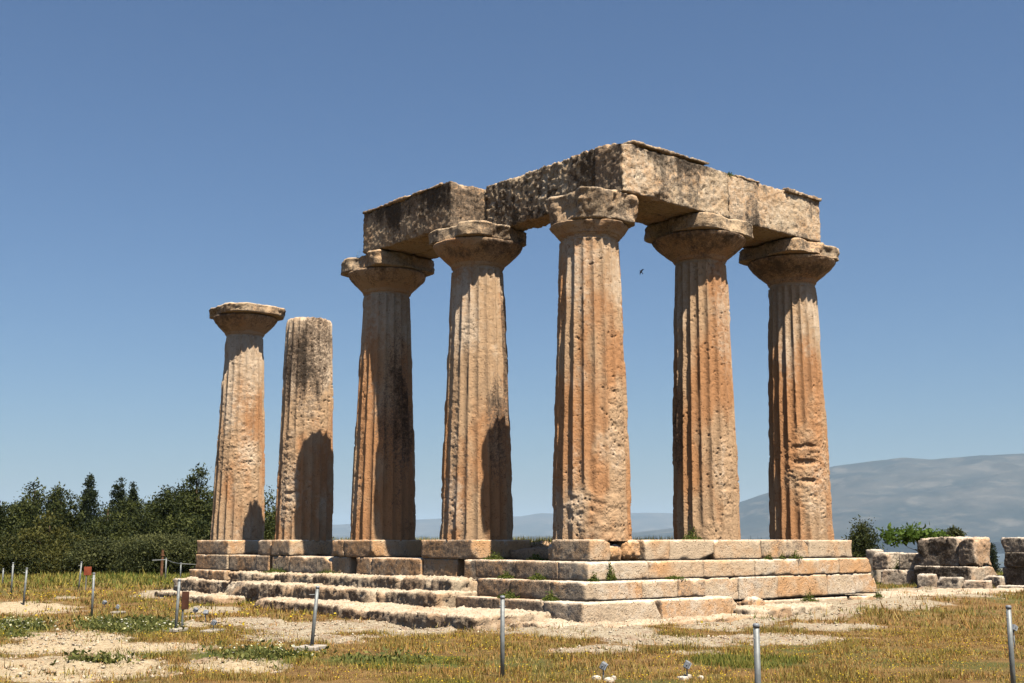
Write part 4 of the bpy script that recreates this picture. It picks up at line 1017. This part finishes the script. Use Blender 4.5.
# small yellow and white flowers
def flowers(name, label, n, r0, r1, a0, a1, size, cols, seed, thr=.5, mask=None, h=.07):
    rng = np.random.default_rng(seed); X, Y, Z = scatter(n, r0, r1, a0, a1, rng)
    P = np.stack([X, Y, X * 0], 1); k = fbm(P, .5, 4, seed) > thr
    if mask is not None: k = patches(X, Y, mask) > .0
    P = np.stack([X, Y, Z + h * rng.uniform(.5, 1.4, len(X))], 1)[k]; n = len(P)
    nrm = rng.normal(size=(n, 3)) * .45; nrm[:, 2] += 1; nrm /= np.linalg.norm(nrm, axis=1, keepdims=True)
    u = np.cross(nrm, rng.normal(size=(n, 3))); u /= np.linalg.norm(u, axis=1, keepdims=True); w = np.cross(nrm, u)
    sz = size * rng.uniform(.6, 1.3, n)[:, None]
    ring = [P + (u * math.cos(a) + w * math.sin(a)) * sz * (1 if j % 2 else .75) for j, a in enumerate(np.linspace(0, 2 * math.pi, 7)[:-1])]
    V = np.stack(ring, 1).reshape(-1, 3); F = np.arange(6 * n).reshape(n, 6)
    c = np.array(cols)[rng.integers(0, len(cols), n)] * rng.uniform(.75, 1.1, (n, 1))
    tag(link(name, mesh_np(name, V, F, np.repeat(np.clip(c, 0, 1), 6, 0), False, M['petal'])), label, None, None, 'stuff')
flowers('yellow_wildflowers', 'yellow wildflowers dotted through the meadow', 34000, 8.5, 24, A0, A1, .0085, [(.62, .42, .02), (.7, .5, .04)], 61, .45)
flowers('far_yellow_wildflowers', 'yellow wildflowers among the far grass', 12000, 24, 50, 10, 50, .028, [(.6, .42, .02), (.62, .46, .05)], 62, .47)
flowers('white_wildflowers', 'white wildflowers in the leafy green patches', 9000, 9, 26, 8, 40, .02, [(.7, .68, .55), (.75, .7, .4)], 63, mask=[GREEN[0], GREEN[1], GREEN[3]], h=.12)
# leafy ground cover in the green patches
rng = np.random.default_rng(71); P = []
for (cx, cy, ax, ay, bx, by), n_ in zip(GREEN[:4] + [GREEN[6]], (5000, 2600, 900, 900, 400)):
    u = rng.normal(size=(n_, 2)) * .38
    P.append(np.stack([cx + u[:, 0] * ax + u[:, 1] * bx, cy + u[:, 0] * ay + u[:, 1] * by], 1))
P = np.vstack(P); k = fbm(np.stack([P[:, 0], P[:, 1], P[:, 0] * 0], 1), 1.6, 4, 72) > .47; P = P[k]
Pz = ground_z(P[:, 0], P[:, 1], patches(P[:, 0], P[:, 1], ROCK)) + np.abs(rng.normal(0, .05, len(P)))
V, F = leaf_faces(np.stack([P[:, 0], P[:, 1], Pz], 1), .05, rng, 1.5, .6)
t = np.repeat(np.clip(rng.normal(.35, .28, len(P)), 0, 1), 4)
tag(link('leafy_ground_cover', mesh_np('leafy_ground_cover', V, F, np.stack([t, t, t], 1), False, M['cover'])), 'low leafy green ground cover', None, None, 'stuff')
# loose pebbles on the bare ground
rng = np.random.default_rng(81); n = 42000
a = np.radians(rng.uniform(12, 68, n)); r = np.sqrt(rng.uniform(9 ** 2, 30 ** 2, n)); X = -18.2 + np.sin(a) * r; Y = -19.1 + np.cos(a) * r
rm = patches(X, Y, ROCK); k = (rm > -.25) & (rng.random(n) < .8 * ss(-.3, .2, rm)) & ~in_platform(X, Y); X, Y, rm = X[k], Y[k], rm[k]; Z = ground_z(X, Y, rm); n = len(X)
oc = np.array([[1, 0, 0], [0, 1, 0], [-1, 0, 0], [0, -1, 0], [0, 0, .7], [0, 0, -.7]]); of = np.array([[0, 1, 4], [1, 2, 4], [2, 3, 4], [3, 0, 4], [1, 0, 5], [2, 1, 5], [3, 2, 5], [0, 3, 5]])
sz = (.012 + .03 * rng.random(n) ** 3)[:, None, None]
V = (np.stack([X, Y, Z], 1)[:, None, :] + oc[None] * sz * rng.uniform(.6, 1.3, (n, 6, 1))).reshape(-1, 3)
F = (of[None] + (np.arange(n) * 6)[:, None, None]).reshape(-1, 3)
tt = np.repeat(np.stack([rng.uniform(0, .3, n), rng.uniform(0, .7, n), rng.uniform(0, .7, n)], 1), 6, 0)
tag(link('pebbles', mesh_np('pebbles', V, F, tt, False, M['rock'])), 'loose pebbles on the bare pale ground', None, None, 'stuff')
